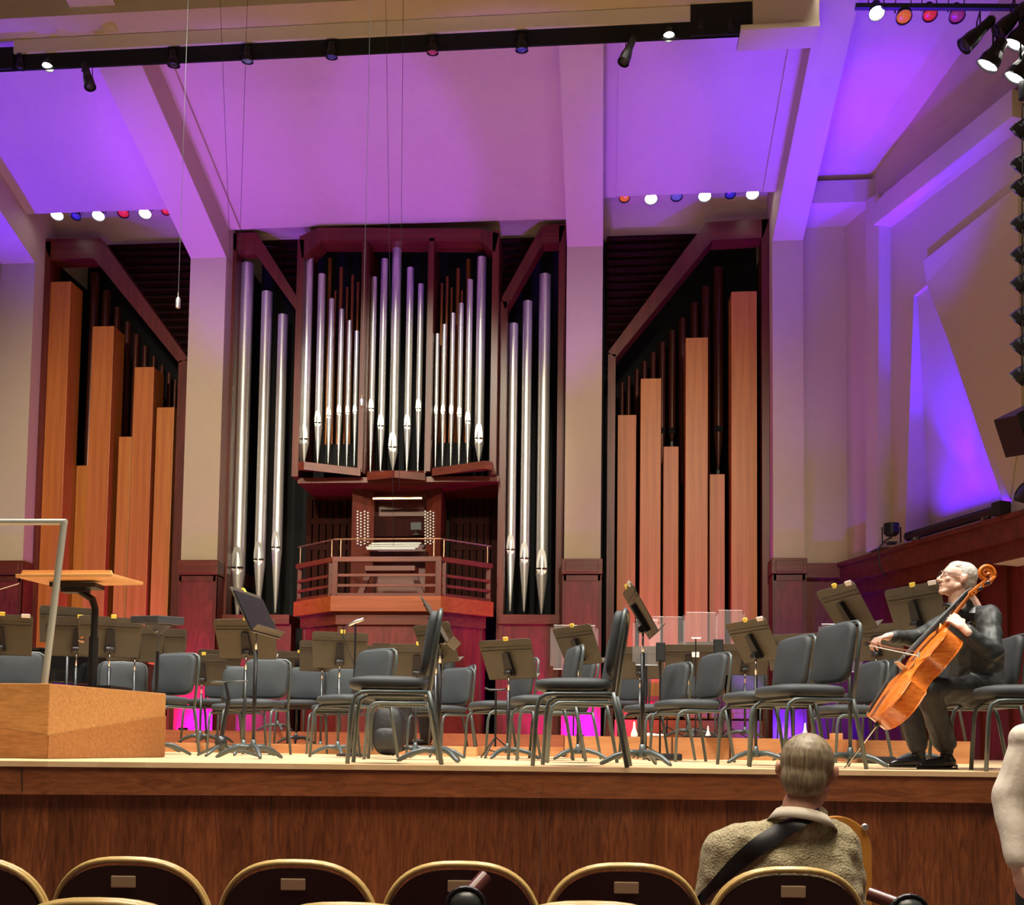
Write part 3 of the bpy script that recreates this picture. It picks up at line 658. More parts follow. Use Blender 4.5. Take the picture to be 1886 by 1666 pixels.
# niche walls around the console
YN = 18.2
struct('wall_console_niche', MB().bb(sl, sr, YN, YN + .1, zf_ - .1, zl(870)), plain('niche_shade', (.012, .005, .004), .7))  # shadow of the niche put into its near-black colour
for n, a, b in (('left', 572, 648), ('right', 836, 912)):
    m = MB(); x0, x1 = atY(a, 900, YN - .05).x, atY(b, 900, YN - .05).x; k = 6
    for i in range(k + 1):
        x = x0 + (x1 - x0) * i / k; m.bb(x - .05, x + .05, YN - .1, YN, zf_, atY(a, 915, YN - .1).z)
    for py in (915, 960, 1008): z = atY(a, py, YN - .1).z; m.bb(x0, x1, YN - .11, YN, z - .05, z + .05)
    m.bb(x0, x1, YN - .1, YN, atY(a, 915, YN - .1).z, atY(a, 895, YN - .1).z)
    struct('trim_niche_slats_' + n, m, DARKW)
YQ = 17.25
def cx(px, py=980): return atY(px, py, YQ).x
def cz(py): return atY(730, py, YQ).z
ct = thing('organ_console', (cx(728), YQ + .4, zf_ - .02), 'wooden organ console with four keyboards and white stop knobs', 'organ console')
MB().bb(cx(684), cx(783), YQ + .45, YQ + .6, zf_, cz(880)).build('back_panel', CASEH, ct, world=True)
MB().bb(cx(684), cx(780), YQ + .25, YQ + .3, cz(982), cz(944)).build('music_rest', DARKW, ct, world=True)
MB().bb(cx(685), cx(776), YQ + .0, YQ + .05, cz(919), cz(915.5)).build('light_bar', BRASS, ct, world=True)
MB().bb(cx(680), cx(786), YQ + .05, YQ + .5, cz(1024), cz(1014)).build('key_bed', DARKW, ct, world=True)
for a, b in ((648, 684), (781, 812)):
    MB().prism([(cx(a), YQ - .02, zf_), (cx(b), YQ + .18, zf_), (cx(b), YQ + .6, zf_), (cx(a), YQ + .6, zf_)] if a < 700 else [(cx(a), YQ + .18, zf_), (cx(b), YQ - .02, zf_), (cx(b), YQ + .6, zf_), (cx(a), YQ + .6, zf_)], (0, 0, cz(872) - zf_)).build('stop_jamb', CASE, ct, world=True)
for i, (a, b, py) in enumerate(((685, 776, 1000), (682, 775, 1005), (679, 774, 1010), (682, 770, 1014.5))):
    k = MB().bb(cx(a), cx(b), YQ - .02 - .07 * i, YQ + .06 - .07 * i, cz(py + 1.6), cz(py - 0.6)).build('keyboard', IVORY, ct, world=True)
    m = MB(); N_ = 30
    for j in range(N_):
        if j % 7 in (2, 6): continue
        x = cx(a) + (cx(b) - cx(a)) * (j + 1) / (N_ + 1); m.bb(x - .006, x + .006, YQ + .02 - .07 * i, YQ + .07 - .07 * i, cz(py - .5), cz(py - 1.4))
    kk = m.build('black_keys', BLACKM, k, world=True)
m = MB().lathe([(0.018, 0), (0.018, 0.012), (0.012, 0.03), (0, 0.03)], seg=8, M=Matrix.Rotation(PI / 2, 3, 'X'))
kn0 = m.build('stop_knob', emit('lit_knob', (1, .95, .92), 0.35) if False else IVORY, ct)
first = True
for a, xs in ((0, (659, 665, 672, 678)), (1, (783.5, 788, 793, 798.5))):
    for ci, x in enumerate(xs):
        for r_ in range(12):
            py = 942 + r_ * 5.4 + (2.5 if ci % 2 else 0)
            if py > 1003 + 9 * (1 if ci in (0, 1) and a == 0 else 0): continue
            t_ = (x - 648) / 36 if a == 0 else (812 - x) / 31
            y = YQ - .02 + .2 * t_ - .015
            k = kn0 if first else kn0.copy()
            if not first: COL.objects.link(k)
            first = False
            p = atY(x, py, y); k.parent = ct; k.location = mw(ct).inverted() @ p
# bench
bn = thing('organ_bench', (cx(728), 16.75, zf_ - .02), 'wooden organ bench with splayed legs behind the balcony slats', 'bench')
xa, xb = atY(648, 1040, 16.75).x, atY(795, 1040, 16.75).x
zt2 = atY(720, 1044, 16.75).z
MB().bb(xa + .25, xb - .25, 16.6, 16.95, zt2 - .09, zt2).build('bench_seat', CASEH, bn, world=True, bevel=.01)
for s, x in ((-1, xa + .32), (1, xb - .32)):
    MB().prism([(x - .05, 16.7, zt2 - .05), (x + .05, 16.7, zt2 - .05), (x + .05 + s * .22, 16.7, zf_), (x - .05 + s * .22, 16.7, zf_)], (0, .08, 0)).build('leg', CASE, bn, world=True)
MB().bb(xa, xb, 16.7, 16.9, zf_, zf_ + .05).build('foot_rail', CASEH, bn, world=True)
mt_ = thing('small_monitor', (cx(767), YQ - .05, cz(985)), 'small black monitor standing at the right of the console music rest', 'monitor')
MB().box((0, 0, .14), (.19, .03, .14)).build('screen', BLACKM, mt_, bevel=.008)
MB().tube([(0, .02, 0), (0, .02, .08)], .01, 6).build('stand', BLACKM, mt_); MB().box((0, .02, 0), (.1, .08, .012)).build('base', BLACKM, mt_)
# ------------------------------------------------------------------ orchestra chairs
GC = 'grey padded orchestra chairs'
def make_chair():
    t = thing('orchestra_chair', (0, 0, 0), 'x', 'chair', GC)
    m = MB().cushion(0.47, 0.46, 0.062, c=(0, -0.02, 0.425), dome=0.014); m.build('seat', CUSH, t, smooth='all')
    Mb = Matrix(((1, 0, 0), (0, 0.15, -0.989), (0, 0.989, 0.15)))       # local X, up the back, out to the front
    m = MB().cushion(0.43, 0.37, 0.05, M=Mb, c=(0, 0.236, 0.69), e=5.5, dome=0.012, bend=0.006); m.build('backrest', CUSH, t, smooth='all')
    r = 0.0125
    top = [(-.222, .205, .40), (-.222, .258, .80), (-.21, .264, .85), (-.17, .267, .874), (0, .270, .880), (.17, .267, .874), (.21, .264, .85), (.222, .258, .80), (.222, .205, .40)]
    MB().tube(top, r, 8).build('back_frame', TUBE, t, smooth='all')
    m = MB(); m.tube([(-.2, .19, .405), (.2, .19, .405)], .01, 6); m.tube([(-.215, -.16, .408), (.215, -.16, .408)], .01, 6)
    m.box((0, 0, .42), (.36, .34, .012)); m.build('seat_frame', DGREY, t)
    for s in (-1, 1):
        x = .222 * s
        MB().tube([(x, .205, .41), (x, .23, .30), (x * 1.04, .285, 0.0)], [r * 1.1, r * 1.15, r], 8).build('leg', TUBE, t, smooth='all')
        MB().tube([(x * 1.03, -.235, 0.0), (x, -.215, .32), (x, -.20, .375), (x, -.165, .398), (x, -.12, .402), (x, .20, .402)], r, 8).build('leg', TUBE, t, smooth='all')
    return t
CH = [
 (1478, 6.2, -62, 0, 'nearest right chair, seat cut by the seated man\'s head below it'),
 (1408, 6.95, -62, 0, 'just behind and left of the big chair nearest the cellist'),
 (1882, 5.98, -78, 0, 'cut by the right edge in front of the cellist'),
 (1797, 6.85, -72, 0, 'the cellist is sitting on, seat under his black jacket'),
 (1268, 8.3, -62, 0, 'right of the tall thin stand, turned left'),
 (1205, 9.3, -60, 0, 'half hidden behind a turned chair and the tall thin stand'),
 (1066, 5.9, -95, 0, 'seen side-on at the centre front of the stage'),
 (1068, 7.05, -85, 0, 'directly behind the side-on chair at centre front'),
 (1000, 7.9, -80, 0, 'side-on, left of the clear shield, third back from the centre front'),
 (920, 9.0, -65, 0, 'behind the low folding tripod, turned left'),
 (1035, 9.2, -72, 0, 'low behind the legs of the centre front chair'),
 (810, 10.2, -42, 0, 'in front of the mottled red organ base, beside the near edge-on stand'),
 (722, 5.95, -92, 0, 'seen exactly side-on, left front, tall dark back at its right'),
 (735, 7.5, -92, 0, 'nested in view under the left front side-on chair'),
 (648, 8.2, -50, 0, 'with its back left of the side-on chair, behind the microphone stand'),
 (622, 10.3, -22, 0, 'small, just left behind the microphone stand'),
 (553, 11.6, -15, .095, 'small, between two groups of stands on the left riser'),
 (470, 9.3, -22, 0, 'facing the seats, behind the black desk stand at the left'),
 (436, 10.4, -15, 0, 'peeping out left behind the chair facing the seats'),
 (388, 11.6, -32, .095, 'before the magenta lit pilaster foot'),
 (288, 8.8, -38, 0, 'at the right end of the podium, under the small tray stand'),
 (222, 9.9, 0, 0, 'small back above the podium, before the piano'),
 (18, 8.8, -8, 0, 'cut by the left edge above the podium'),
 (1155, 13.4, -20, .212, 'far back on the right riser behind the tall thin stand'),
 (1290, 12.6, -12, .212, 'far back between two turned chairs on the right riser'),
 (1372, 12.8, -10, .212, 'far back on the right riser, before the square wooden pipes'),
 (1478, 12.6, -20, .212, 'far back, peeping out right of a big grey backrest'),
 (1562, 8.9, -62, 0, 'behind the rear legs of the nearest right chair'),
 (1595, 10.6, -50, .20, 'farther back beside the cello body'),
 (592, 13.0, 0, .25, 'tiny backrest on the back riser behind the microphone stand'),
 (1700, 9.6, -60, .20, 'behind the legs of the cellist'),
]
proto = make_chair()
for i, (px, D, rz, h, lb) in enumerate(CH):
    o = proto if i == 0 else copy_tree(proto)
    o.location = floor_at(px, D, STZ + h); o.rotation_euler = (0, 0, R(rz) - math.atan2(o.location.x, o.location.y))
    o['label'] = 'grey padded chair ' + lb
# ------------------------------------------------------------------ music stands
def make_stand(tilt, hz, tags=0, paper=None, dark=False):
    t = thing('music_stand', (0, 0, 0), 'x', 'music stand', 'black music stands')
    Rm = Euler((R(tilt), 0, 0)).to_matrix(); piv = Vector((0, 0, hz))
    T = lambda x, y, z: piv + Rm @ Vector((x, y, z))
    m = MB(); w0, w1 = .235, .255                                        # desk: slightly wider at the top, rounded upper corners
    pts = [(-w0, -.17), (w0, -.17), (w1, .14), (w1 - .008, .162), (w1 - .03, .17), (-w1 + .03, .17), (-w1 + .008, .162), (-w1, .14)]
    m.prism([T(x, 0, z) for x, z in pts], Rm @ Vector((0, .006, 0)))
    d = m.build('desk', DESK, t)
    m = MB()
    for z in (.105, .078): m.box(T(0, -.004, z), (.48, .008, .007), Rm)
    m.build('desk_rib', DESK, d)
    m = MB(); m.prism([T(-.235, .006, -.17), T(.235, .006, -.17), T(.235, .066, -.155), (T(.235, .068, -.145)), T(-.235, .068, -.145), T(-.235, .066, -.155)][:6] if False else [T(-.235, 0, -.17), T(.235, 0, -.17), T(.235, .062, -.15), T(-.235, .062, -.15)], Rm @ Vector((0, 0, .005))); m.build('ledge', DESK, t)
    m = MB(); m.prism([T(-.028, -.006, .06), T(.028, -.006, .06), T(.045, -.006, -.13), T(-.045, -.006, -.13)], Rm @ Vector((0, -.028, 0))); m.build('desk_bracket', BLACKM, t)
    MB().lathe([(.022, -.03), (.026, 0), (.022, .03)], T(0, -.045, -.10), 12, Matrix.Rotation(PI / 2, 3, 'Y')).build('tilt_knob', BLACKM, t)
    b = T(0, -.035, -.10)
    MB().tube([(b.x, b.y, b.z), (b.x, b.y, b.z - .17)], .0075, 8).build('inner_pole', CHROME, t, smooth='all')
    MB().tube([(b.x, b.y, b.z - .15), (b.x, b.y, .06)], [.014, .0125], 10).build('pole', BLACKM if dark else DGREY, t, smooth='all')
    m = MB(); m.lathe([(.03, 0.05), (.034, .075), (.02, .10), (.017, .13)], (b.x, b.y, 0), 12)
    for k in range(3):
        a = 2 * PI * k / 3 + .6; c, s = math.cos(a), math.sin(a)
        m.tube([(b.x + c * r_, b.y + s * r_, z) for r_, z in ((.015, .075), (.09, .078), (.17, .055), (.24, .018), (.26, .008))], [.022, .02, .018, .014, .008], 8)
    m.build('base', TUBE, t, smooth='all')
    if tags: MB().box(T(.02 if tags != 3 else -.1, .002, .175), (.042, .014, .03), Rm).build('page_clip', YEL, t)
    if tags > 1: MB().box(T(.2, -.002, .165), (.065, .012, .03), Rm).build('name_tag', WTAG, t)
    if paper: MB().box(T(0, .012, -.02), (.47, .008, .31), Rm).build('folder', WTAG if paper == 2 else BLACKM, t)
    return t
ST = [  # px of the pole, depth, image y of the desk centre, turn, tilt, tags, dark, riser, label
 (1388, 7.6, 1180, -55, 30, 2, 1, 0, 'music stand with yellow clip and white tag, left of the big right chairs'),
 (1560, 6.75, 1120, -62, 32, 2, 0, 0, 'tall music stand behind the nearest right chair, desk tilted sharply'),
 (1690, 7.2, 1120, -45, 18, 2, 1, 0, 'music stand whose desk shows between the cellist\'s face and bow arm'),
 (1062, 8.4, 1188, -52, 26, 1, 1, 0, 'music stand before the clear shield near the centre'),
 (934, 8.3, 1214, -35, 24, 1, 1, 0, 'music stand before the dark red panel right of the organ base'),
 (765, 9.6, 1218, -8, 18, 2, 0, 0, 'music stand behind the left front side-on chair'),
 (622, 9.4, 1197, 4, 16, 1, 0, 0, 'broad desk stand left of the microphone, nearest of the cluster'),
 (590, 11.2, 1208, 8, 16, 0, 0, 0, 'stand overlapped by the broad desk left of the microphone'),
 (680, 11.4, 1216, -6, 16, 0, 0, 0, 'stand just right behind the microphone pole'),
 (368, 10.8, 1233, -8, 18, 1, 0, .095, 'low music stand before the magenta lit pilaster'),
 (400, 12.2, 1222, 10, 18, 0, 0, .095, 'stand behind the low one at the magenta pilaster'),
 (448, 8.3, 1176, -20, 24, 1, 0, 0, 'wide brown-lit stand behind the tall black desk at the left'),
 (463, 7.0, 1128, -114, 27, 1, 1, 0, 'tall music stand showing its black front and lit ledge, left front'),
 (802, 6.5, 1148, -97, 30, 0, 1, 0, 'music stand seen edge-on behind the left front side-on chair'),
 (800, 8.4, 1184, -55, 22, 1, 0, 0, 'desk behind the edge-on stand at the left front'),
 (1177, 6.3, 1125, -84, 30, 2, 1, 0, 'tall thin edge-on stand right of the centre front chair'),
 (1178, 10.4, 1220, -12, 18, 0, 0, 0, 'stand with plain back behind the tall edge-on stand'),
 (1268, 10.6, 1216, 6, 18, 0, 0, .212, 'stand behind the tall clear shields, left of the small white card'),
 (1290, 11.6, 1208, -6, 18, 0, 0, .212, 'stand behind the clear shields, right of the small white card'),
 (1372, 10.9, 1214, 8, 18, 2, 0, .212, 'stand behind and below the tagged stand right of the shields'),
 (1462, 9.4, 1200, -18, 18, 0, 0, 0, 'stand showing right and left of the second big chair back'),
 (1615, 9.4, 1182, -22, 18, 1, 0, 0, 'stand desk just above the cellist\'s bow hand'),
 (135, 8.7, 1172, -4, 14, 1, 0, 0, 'left one of the two wide desks above the podium'),
 (196, 8.6, 1172, 4, 14, 1, 0, 0, 'right one of the two wide desks above the podium'),
 (118, 9.5, 1150, 6, 14, 0, 0, 0, 'desk peeping above the two wide desks over the podium'),
 (243, 9.4, 1184, 8, 16, 0, 0, 0, 'desk between the podium post and the tray stand'),
 (288, 10.0, 1188, -4, 16, 1, 0, 0, 'desk right behind the tray stand pole'),
 (-8, 8.4, 1168, -14, 16, 2, 0, 0, 'stand cut by the left edge of the photo'),
 (545, 12.0, 1226, -6, 18, 1, 0, .095, 'small stand on the riser between the left chairs'),
 (510, 12.8, 1222, 8, 18, 0, 0, .25, 'farthest small stand on the left riser'),
 (720, 12.4, 1210, 6, 18, 0, 0, .095, 'small stand just left of the side-on chair back'),
]
for px, D, py, rz, tl, tg, dk, h, lb in ST:
    f0 = floor_at(px, D, STZ + h); hz = CAMZ + (hor(px) - py) * D / F - f0.z
    o = make_stand(tl, hz, tg, 1 if px == 463 else None, dk); o.location = f0; o.rotation_euler = (0, 0, R(rz) - math.atan2(f0.x, f0.y)); o['label'] = lb
# ------------------------------------------------------------------ clear sound shields
def shield(px0, px1, py0, py1, D, label, h=0.0, rz=0):
    px = (px0 + px1) / 2; f0 = floor_at(px, D, STZ + h)
    zt, zb = CAMZ + (hor(px) - py0) * D / F - f0.z, CAMZ + (hor(px) - py1) * D / F - f0.z; w_ = (px1 - px0) * D / F
    t = thing('sound_shield', f0, label, 'sound shield', 'clear sound shields', YAW + R(rz))
    m = MB().box((0, 0, (zt + zb) / 2), (w_, .008, zt - zb)); bmesh.ops.bevel(m.bm, geom=[e for e in m.bm.edges if abs((e.verts[0].co - e.verts[1].co).y) > .005], offset=.03, segments=4, affect='EDGES')
    m.build('clear_panel', ACRY, t)
    m = MB()
    ew = .0018
    for x in (-1, 1): m.tube([(x * w_ / 2, 0, zb + .03), (x * w_ / 2, 0, zt - .03)], ew, 5)
    m.tube([(-w_ / 2 + .03, 0, zt), (w_ / 2 - .03, 0, zt)], ew, 5); m.tube([(-w_ / 2 + .03, 0, zb), (w_ / 2 - .03, 0, zb)], ew, 5); m.build('panel_edge', TINL, t)
    MB().tube([(0, .015, .03), (0, .015, zb + .12)], .009, 8).build('pole', BLACKM, t)
    m = MB(); 
    for k in range(3):
        a = 2 * PI * k / 3; m.tube([(0, .015, .12), (.2 * math.cos(a), .015 + .2 * math.sin(a), .01)], .008, 6)
    m.build('tripod', BLACKM, t)
    for x in (-1, 1): MB().lathe([(.006, -.012), (.008, 0), (.006, .012)], (x * (w_ / 2 - .02), 0, zt - .03), 8, Matrix.Rotation(PI / 2, 3, 'X')).build('fixing_bolt', CHROME, t)
    return t
shield(1012, 1100, 1150, 1232, 10.1, 'clear shield panel left of the centre front chair back')
shield(1164, 1216, 1140, 1224, 9.6, 'clear shield panel behind the tall edge-on stand', 0)
shield(1195, 1262, 1134, 1222, 10.9, 'clear shield panel left of the one with a white card', .212)
shield(1258, 1322, 1126, 1220, 11.0, 'clear shield panel with a white card behind its lower edge', .212)
shield(1318, 1372, 1122, 1214, 11.1, 'clear shield panel left of the tagged stand on the right', .212)
shield(1509, 1590, 1148, 1236, 10.0, 'clear shield panel behind the backrest of the nearest right chair')
def padstand(px, py0, py1, wpx, D, label, h=0):
    f0 = floor_at(px, D, STZ + h); z1 = CAMZ + (hor(px) - py0) * D / F - f0.z; z0 = CAMZ + (hor(px) - py1) * D / F - f0.z
    t = thing('personal_monitor', f0, label, 'speaker', 'small black monitors', YAW)
    MB().box((0, 0, (z0 + z1) / 2), (wpx * D / F, .035, z1 - z0)).build('speaker_body', BLACKM, t, bevel=.008)
    MB().box((0, -.02, (z0 + z1) / 2), (wpx * D / F * .8, .006, (z1 - z0) * .86)).build('grille', DGREY, t)
    MB().tube([(0, .02, .02), (0, .02, z0 + .05)], .009, 6).build('pole', BLACKM, t)
    MB().lathe([(.13, 0), (.13, .015), (.02, .025)], (0, .02, 0), 16).build('base', BLACKM, t)
padstand(1216, 1182, 1218, 17, 9.3, 'small black monitor on a pole at the left of the tall clear shields')
padstand(1323, 1176, 1213, 18, 10.0, 'small black monitor on a pole between the clear shields and tagged stand', .212)
c_ = atD(1281, 1205, 10.62); tag(MB().box(c_, (.075, .006, .055)).build('paper_card', WTAG), 'small white card on the stand behind the clear shield', 'card')
# ------------------------------------------------------------------ podium, rail, conductor desk
def up(px, py, D): p = atD(px, py, D); return p
c1, c2 = floor_at(88, 6.0), floor_at(303, 7.1); c0 = floor_at(-260, 6.15)
c3 = floor_at(225, 7.6); c4 = floor_at(-260, 7.6); HP = .325 + .114
pod = thing('podium', c1, 'large honey oak conductor podium at the left front of the stage', 'podium')
fp = [c0, c1, c2, c3, c4]
m = MB().prism(fp, (0, 0, HP)); m.build('platform', PODW, pod, world=True, bevel=.006)
def plate(a, b, za, zb_, th=.006):
    n = Vector(((b - a).y, -(b - a).x, 0)).normalized(); m = MB()
    m.prism([a + Vector((0, 0, .004)), b + Vector((0, 0, .004)), b + Vector((0, 0, zb_)), a + Vector((0, 0, za))], n * th); return m
# the lower veneer boards end in a chevron line at the front corner
plate(c1, c2, .135, .285).build('lower_board', PODW2, pod, world=True)
plate(c0, c1, .30, .135).build('lower_board', PODW2, pod, world=True)
dirr = (c1 - c2).normalized()
rl = thing('podium_rail', Vector((c1.x, c1.y, STZ + HP)), 'pale grey tubular safety rail rising from the podium corner', 'rail')
A0 = atD(82, 1256, 6.12); A1 = atD(118, 961, 6.12); A2 = atD(-140, 961, 6.2)
A0.z = STZ + HP
RAILM = plain('rail_grey', (0.42, 0.44, 0.40), .4, metal=.3)
MB().tube([A0, A1 + (A0 - A1).normalized() * .0, ], .0195, 14).build('upright', RAILM, rl, world=True, smooth=True)
MB().tube([A1 + Vector((.014, 0, 0)), A2], .0185, 14).build('top_bar', RAILM, rl, world=True, smooth=True)
pz = STZ + HP
cds = floor_at(166, 6.75, pz)
cs = thing('conductor_stand', cds, 'wide wooden conductor desk on a black post over the podium', 'music stand')
q1, q2 = atD(28, 1063, 6.55), atD(207, 1062, 6.55); q3, q4 = atD(264, 1077, 7.12), atD(98, 1080, 7.12)
n_ = (q2 - q1).cross(q3 - q2).normalized(); n_ = n_ if n_.z > 0 else -n_
m = MB().prism([q1, q2, q3, q4], n_ * .022); m.build('desk', BIRCH, cs, world=True, bevel=.004)
l1, l2 = atD(38, 1058, 6.6), atD(206, 1058, 6.6)
m = MB().prism([l1, l2, l2 + Vector((.0, 0, .03)) - (l2 - l1) * .02, l1 + Vector((0, 0, .03)) + (l2 - l1) * .02], (q3 - q2) * .05); m.build('ledge', BIRCH, cs, world=True)
cc_ = (q1 + q2 + q3 + q4) / 4
m = MB().box(cc_ - Vector((0.03, 0, .03)), (.30, .16, .03), Euler((0, 0, YAW))).box(cc_ - Vector((.04, 0, .06)), (.16, .09, .03), Euler((0, 0, YAW))); m.build('bracket', BLACKM, cs, world=True)
pb = Vector((cds.x, cds.y, pz)); tz = cc_.z - .06
m = MB().tube([pb, (pb.x, pb.y, pz + .35)], .03, 10); m.build('pole', BLACKM, cs, world=True)
m = MB().tube([(pb.x, pb.y, pz + .3), (pb.x, pb.y, tz - .12), (pb.x - .02, pb.y, tz - .06), (cc_.x - .02, cc_.y, tz)], [.022, .022, .024, .02], 10); m.build('upper_pole', BLACKM, cs, world=True)
MB().lathe([(.02, 0), (.02, .03), (.012, .04)], (pb.x - .05, pb.y - .02, pz + .33), 10, Matrix.Rotation(-PI / 2, 3, 'Y')).build('clamp_knob', CHROME, cs, world=True)
MB().box((pb.x, pb.y, pz + .012), (.4, .3, .024)).build('base', BLACKM, cs, world=True)
bt_ = MB().tube([atD(-30, 1094, 6.5), atD(35, 1074, 6.5)], .003, 5).build('baton', CHROME)
tag(bt_, 'thin pale rod jutting out left of the conductor desk', 'rod')
ts = floor_at(285, 7.9)
tt = thing('tray_stand', ts, 'small flat black tray on a pole right of the podium', 'tray stand')
zt = CAMZ + (hor(285) - 1146) * 7.9 / F - STZ
TRAYM = plain('tray_grey', (0.05, 0.055, 0.065), .5)
MB().box((-.01, 0, zt + .02), (.30, .26, .06), Euler((R(3), R(2), R(-24)))).build('tray', TRAYM, tt, bevel=.006)
MB().lathe([(.02, zt - .09), (.10, zt - .02), (.10, zt)], seg=16).build('bracket', BLACKM, tt)
MB().lathe([(.018, -.03), (.018, .03)], (0, -.03, zt - .06), 10, Matrix.Rotation(PI / 2, 3, 'X')).build('clamp_knob', CHROME, tt)
MB().tube([(0, 0, zt - .08), (0, 0, zt - .28)], .009, 8).build('inner_pole', CHROME, tt)
MB().tube([(0, 0, zt - .22), (0, 0, .05)], .013, 8).build('pole', BLACKM, tt)
m = MB()
for k in range(3):
    a = 2 * PI * k / 3 + .3; m.tube([(0, 0, .09), (.14 * math.cos(a), .14 * math.sin(a), .08), (.27 * math.cos(a), .27 * math.sin(a), .01)], [.02, .018, .01], 8)
m.build('base', TUBE, tt, smooth='all')
# ------------------------------------------------------------------ grand piano behind the podium
PBK = plain('piano_black', (.008, .008, .009), .07, Coat_Weight=.6)
pf = floor_at(140, 11.2, STZ + .095)
gp = thing('grand_piano', pf, 'glossy black grand piano standing behind the podium', 'piano', rz=YAW + PI)
ol = [(-.62, -.75), (.72, -.75), (.74, .2), (.66, .55), (.42, .85), (.3, 1.2), (.1, 1.42), (-.25, 1.48), (-.52, 1.36), (-.62, 1.1)]
zt = .86
MB().prism([(x, y, zt - .30) for x, y in ol], (0, 0, .30)).build('piano_case', PBK, gp, bevel=.01)
MB().prism([(x * 1.01, y * 1.01, zt + .004) for x, y in ol[:]], (0, 0, .02)).build('lid', PBK, gp, bevel=.005)
MB().box((.05, -.86, zt - .2), (1.34, .22, .10)).build('key_bed', PBK, gp)
MB().box((.05, -.88, zt - .14), (1.2, .14, .02)).build('keyboard', IVORY, gp)
MB().box((-.2, -.45, zt + .06), (.7, .02, .1), Euler((R(-60), 0, 0))).build('music_desk', PBK, gp)
for x, y in ((-.5, -.6), (.6, -.6), (-.1, 1.2)):
    MB().lathe([(.035, 0), (.03, .05), (.045, .08), (.06, zt - .30)], (x, y, 0), 12).build('leg', PBK, gp)
m = MB().prism([(-.62, -.75, zt + .03), (-.45, -.75, zt + .03), (-.62, .6, zt + .06), (-.66, .6, zt + .06)], (0, 0, .02))
# ------------------------------------------------------------------ microphones
def hang(px, py, Y, wpx, hpx, label, ytop=13.2):
    p = atY(px, py, Y); t = thing('hanging_microphone', p, label, 'microphone', 'hanging microphones')
    w_, h_ = wpx * Y / F / 2, hpx * Y / F
    MB().lathe([(w_ * .5, h_ * .5), (w_, h_ * .35), (w_, -h_ * .5), (w_ * .7, -h_ * .55)], seg=12).build('capsule', TINL, t, smooth=True)
    MB().tube([(0, 0, h_ * .5), (0, 0, h_ * 1.0)], w_ * .35, 6).build('stem', CHROME, t)
    MB().tube([(0, 0, h_ * .5), (0.0, 0, ytop - p.z)], .003, 5).build('cable', TUBE, t)
hang(328, 557, 10.5, 9, 20, 'white hanging microphone on a long cable before the left louvres')
hang(666, 741, 11.0, 7, 14, 'small hanging microphone left of the middle organ bay')
def wire(a, b, label):
    tag(MB().tube([a, b], .0028, 5).build('hanging_wire', DGREY), label, 'wire', 'thin wires hanging from the ceiling')
for (x0, x1, xb_, yb_, lb) in ((404, None, 424, 470, 'left wire of the pair converging before the left inner pipes'), (457, None, 441, 470, 'right wire of the pair converging before the left inner pipes'), (710, None, 725, 1005, 'left wire of the pair before the console'), (743, None, 735, 900, 'right wire of the pair before the console')):
    wire(atY(x0, -40, 12.2), atY(xb_, yb_, 13.5), lb)
ms = floor_at(650, 8.9)
mt2 = thing('microphone_stand', ms, 'straight black microphone stand with a pale microphone and looping cable', 'microphone stand')
zz = CAMZ + (hor(650) - 1148) * 8.9 / F - STZ
MB().tube([(0, 0, .02), (0, 0, zz)], .009, 8).build('pole', BLACKM, mt2)
MB().lathe([(.14, 0), (.14, .02), (.02, .035)], seg=20).build('base', BLACKM, mt2)
MB().tube([(-.06, 0, zz - .01), (.0, 0, zz + .02), (.07, 0, zz + .045)], [.012, .016, .013], 10).build('microphone', TINL, mt2, smooth='all')
MB().tube([Vector(p) for p in ((-.06, 0, zz - .01), (-.10, 0, zz - .03), (-.11, 0, zz - .1), (-.06, 0, zz - .22), (.0, -.01, zz - .36), (-.02, -.01, .5), (.02, -.02, .2), (-.01, -.03, .02))], .0045, 6).build('cable', DGREY, mt2, smooth='all')
m2 = floor_at(1281, 10.4, STZ + .212); t = thing('microphone_stand', m2, 'thin microphone stand standing behind the middle clear shield', 'microphone stand')
zz = CAMZ + (hor(1281) - 1174) * 10.4 / F - STZ - .212
MB().tube([(0, 0, .02), (0, 0, zz)], .007, 6).build('pole', BLACKM, t); MB().tube([(-.04, 0, zz), (.05, 0, zz)], .009, 6).build('crossbar', CHROME, t); MB().lathe([(.11, 0), (.11, .015), (.015, .03)], seg=16).build('base', BLACKM, t)
# ------------------------------------------------------------------ small stands and things on the floor
s0 = floor_at(412, 7.6); t = thing('instrument_stand', s0, 'short grey stand with a round cradle, left of the tall black desk', 'instrument stand')
zz = CAMZ + (hor(412) - 1256) * 7.6 / F - STZ
m = MB(); m.tube([(-.05 + .055 * math.cos(a), .055 * math.sin(a), zz) for a in [2 * PI * k / 14 for k in range(15)]], .006, 6); m.tube([(0, 0, zz), (.17, 0, zz + .012)], .007, 6); m.build('cradle', TUBE, t, smooth='all')
MB().tube([(0, 0, zz), (.03, 0, zz - .12), (-.02, 0, .12)], [.01, .014, .016], 8).build('pole', BLACKM, t)
MB().ell((-.02, 0, .10), (.045, .045, .06)).build('hub', DGREY, t, smooth='all')
m = MB()
for k in range(3):
    a = 2 * PI * k / 3 + .5; m.tube([(-.02, 0, .09), (-.02 + .27 * math.cos(a), .27 * math.sin(a), .012)], [.013, .01], 8)
m.build('tripod', TUBE, t, smooth='all')
s0 = floor_at(912, 8.4); t = thing('tripod_stand', s0, 'low black folding tripod with a flat cradle, left of centre', 'instrument stand')
zz = CAMZ + (hor(912) - 1270) * 8.4 / F - STZ
MB().tube([(-.09, 0, zz + .015), (-.05, 0, zz), (.05, 0, zz), (.09, 0, zz + .01)], .009, 6).build('cradle', BLACKM, t)
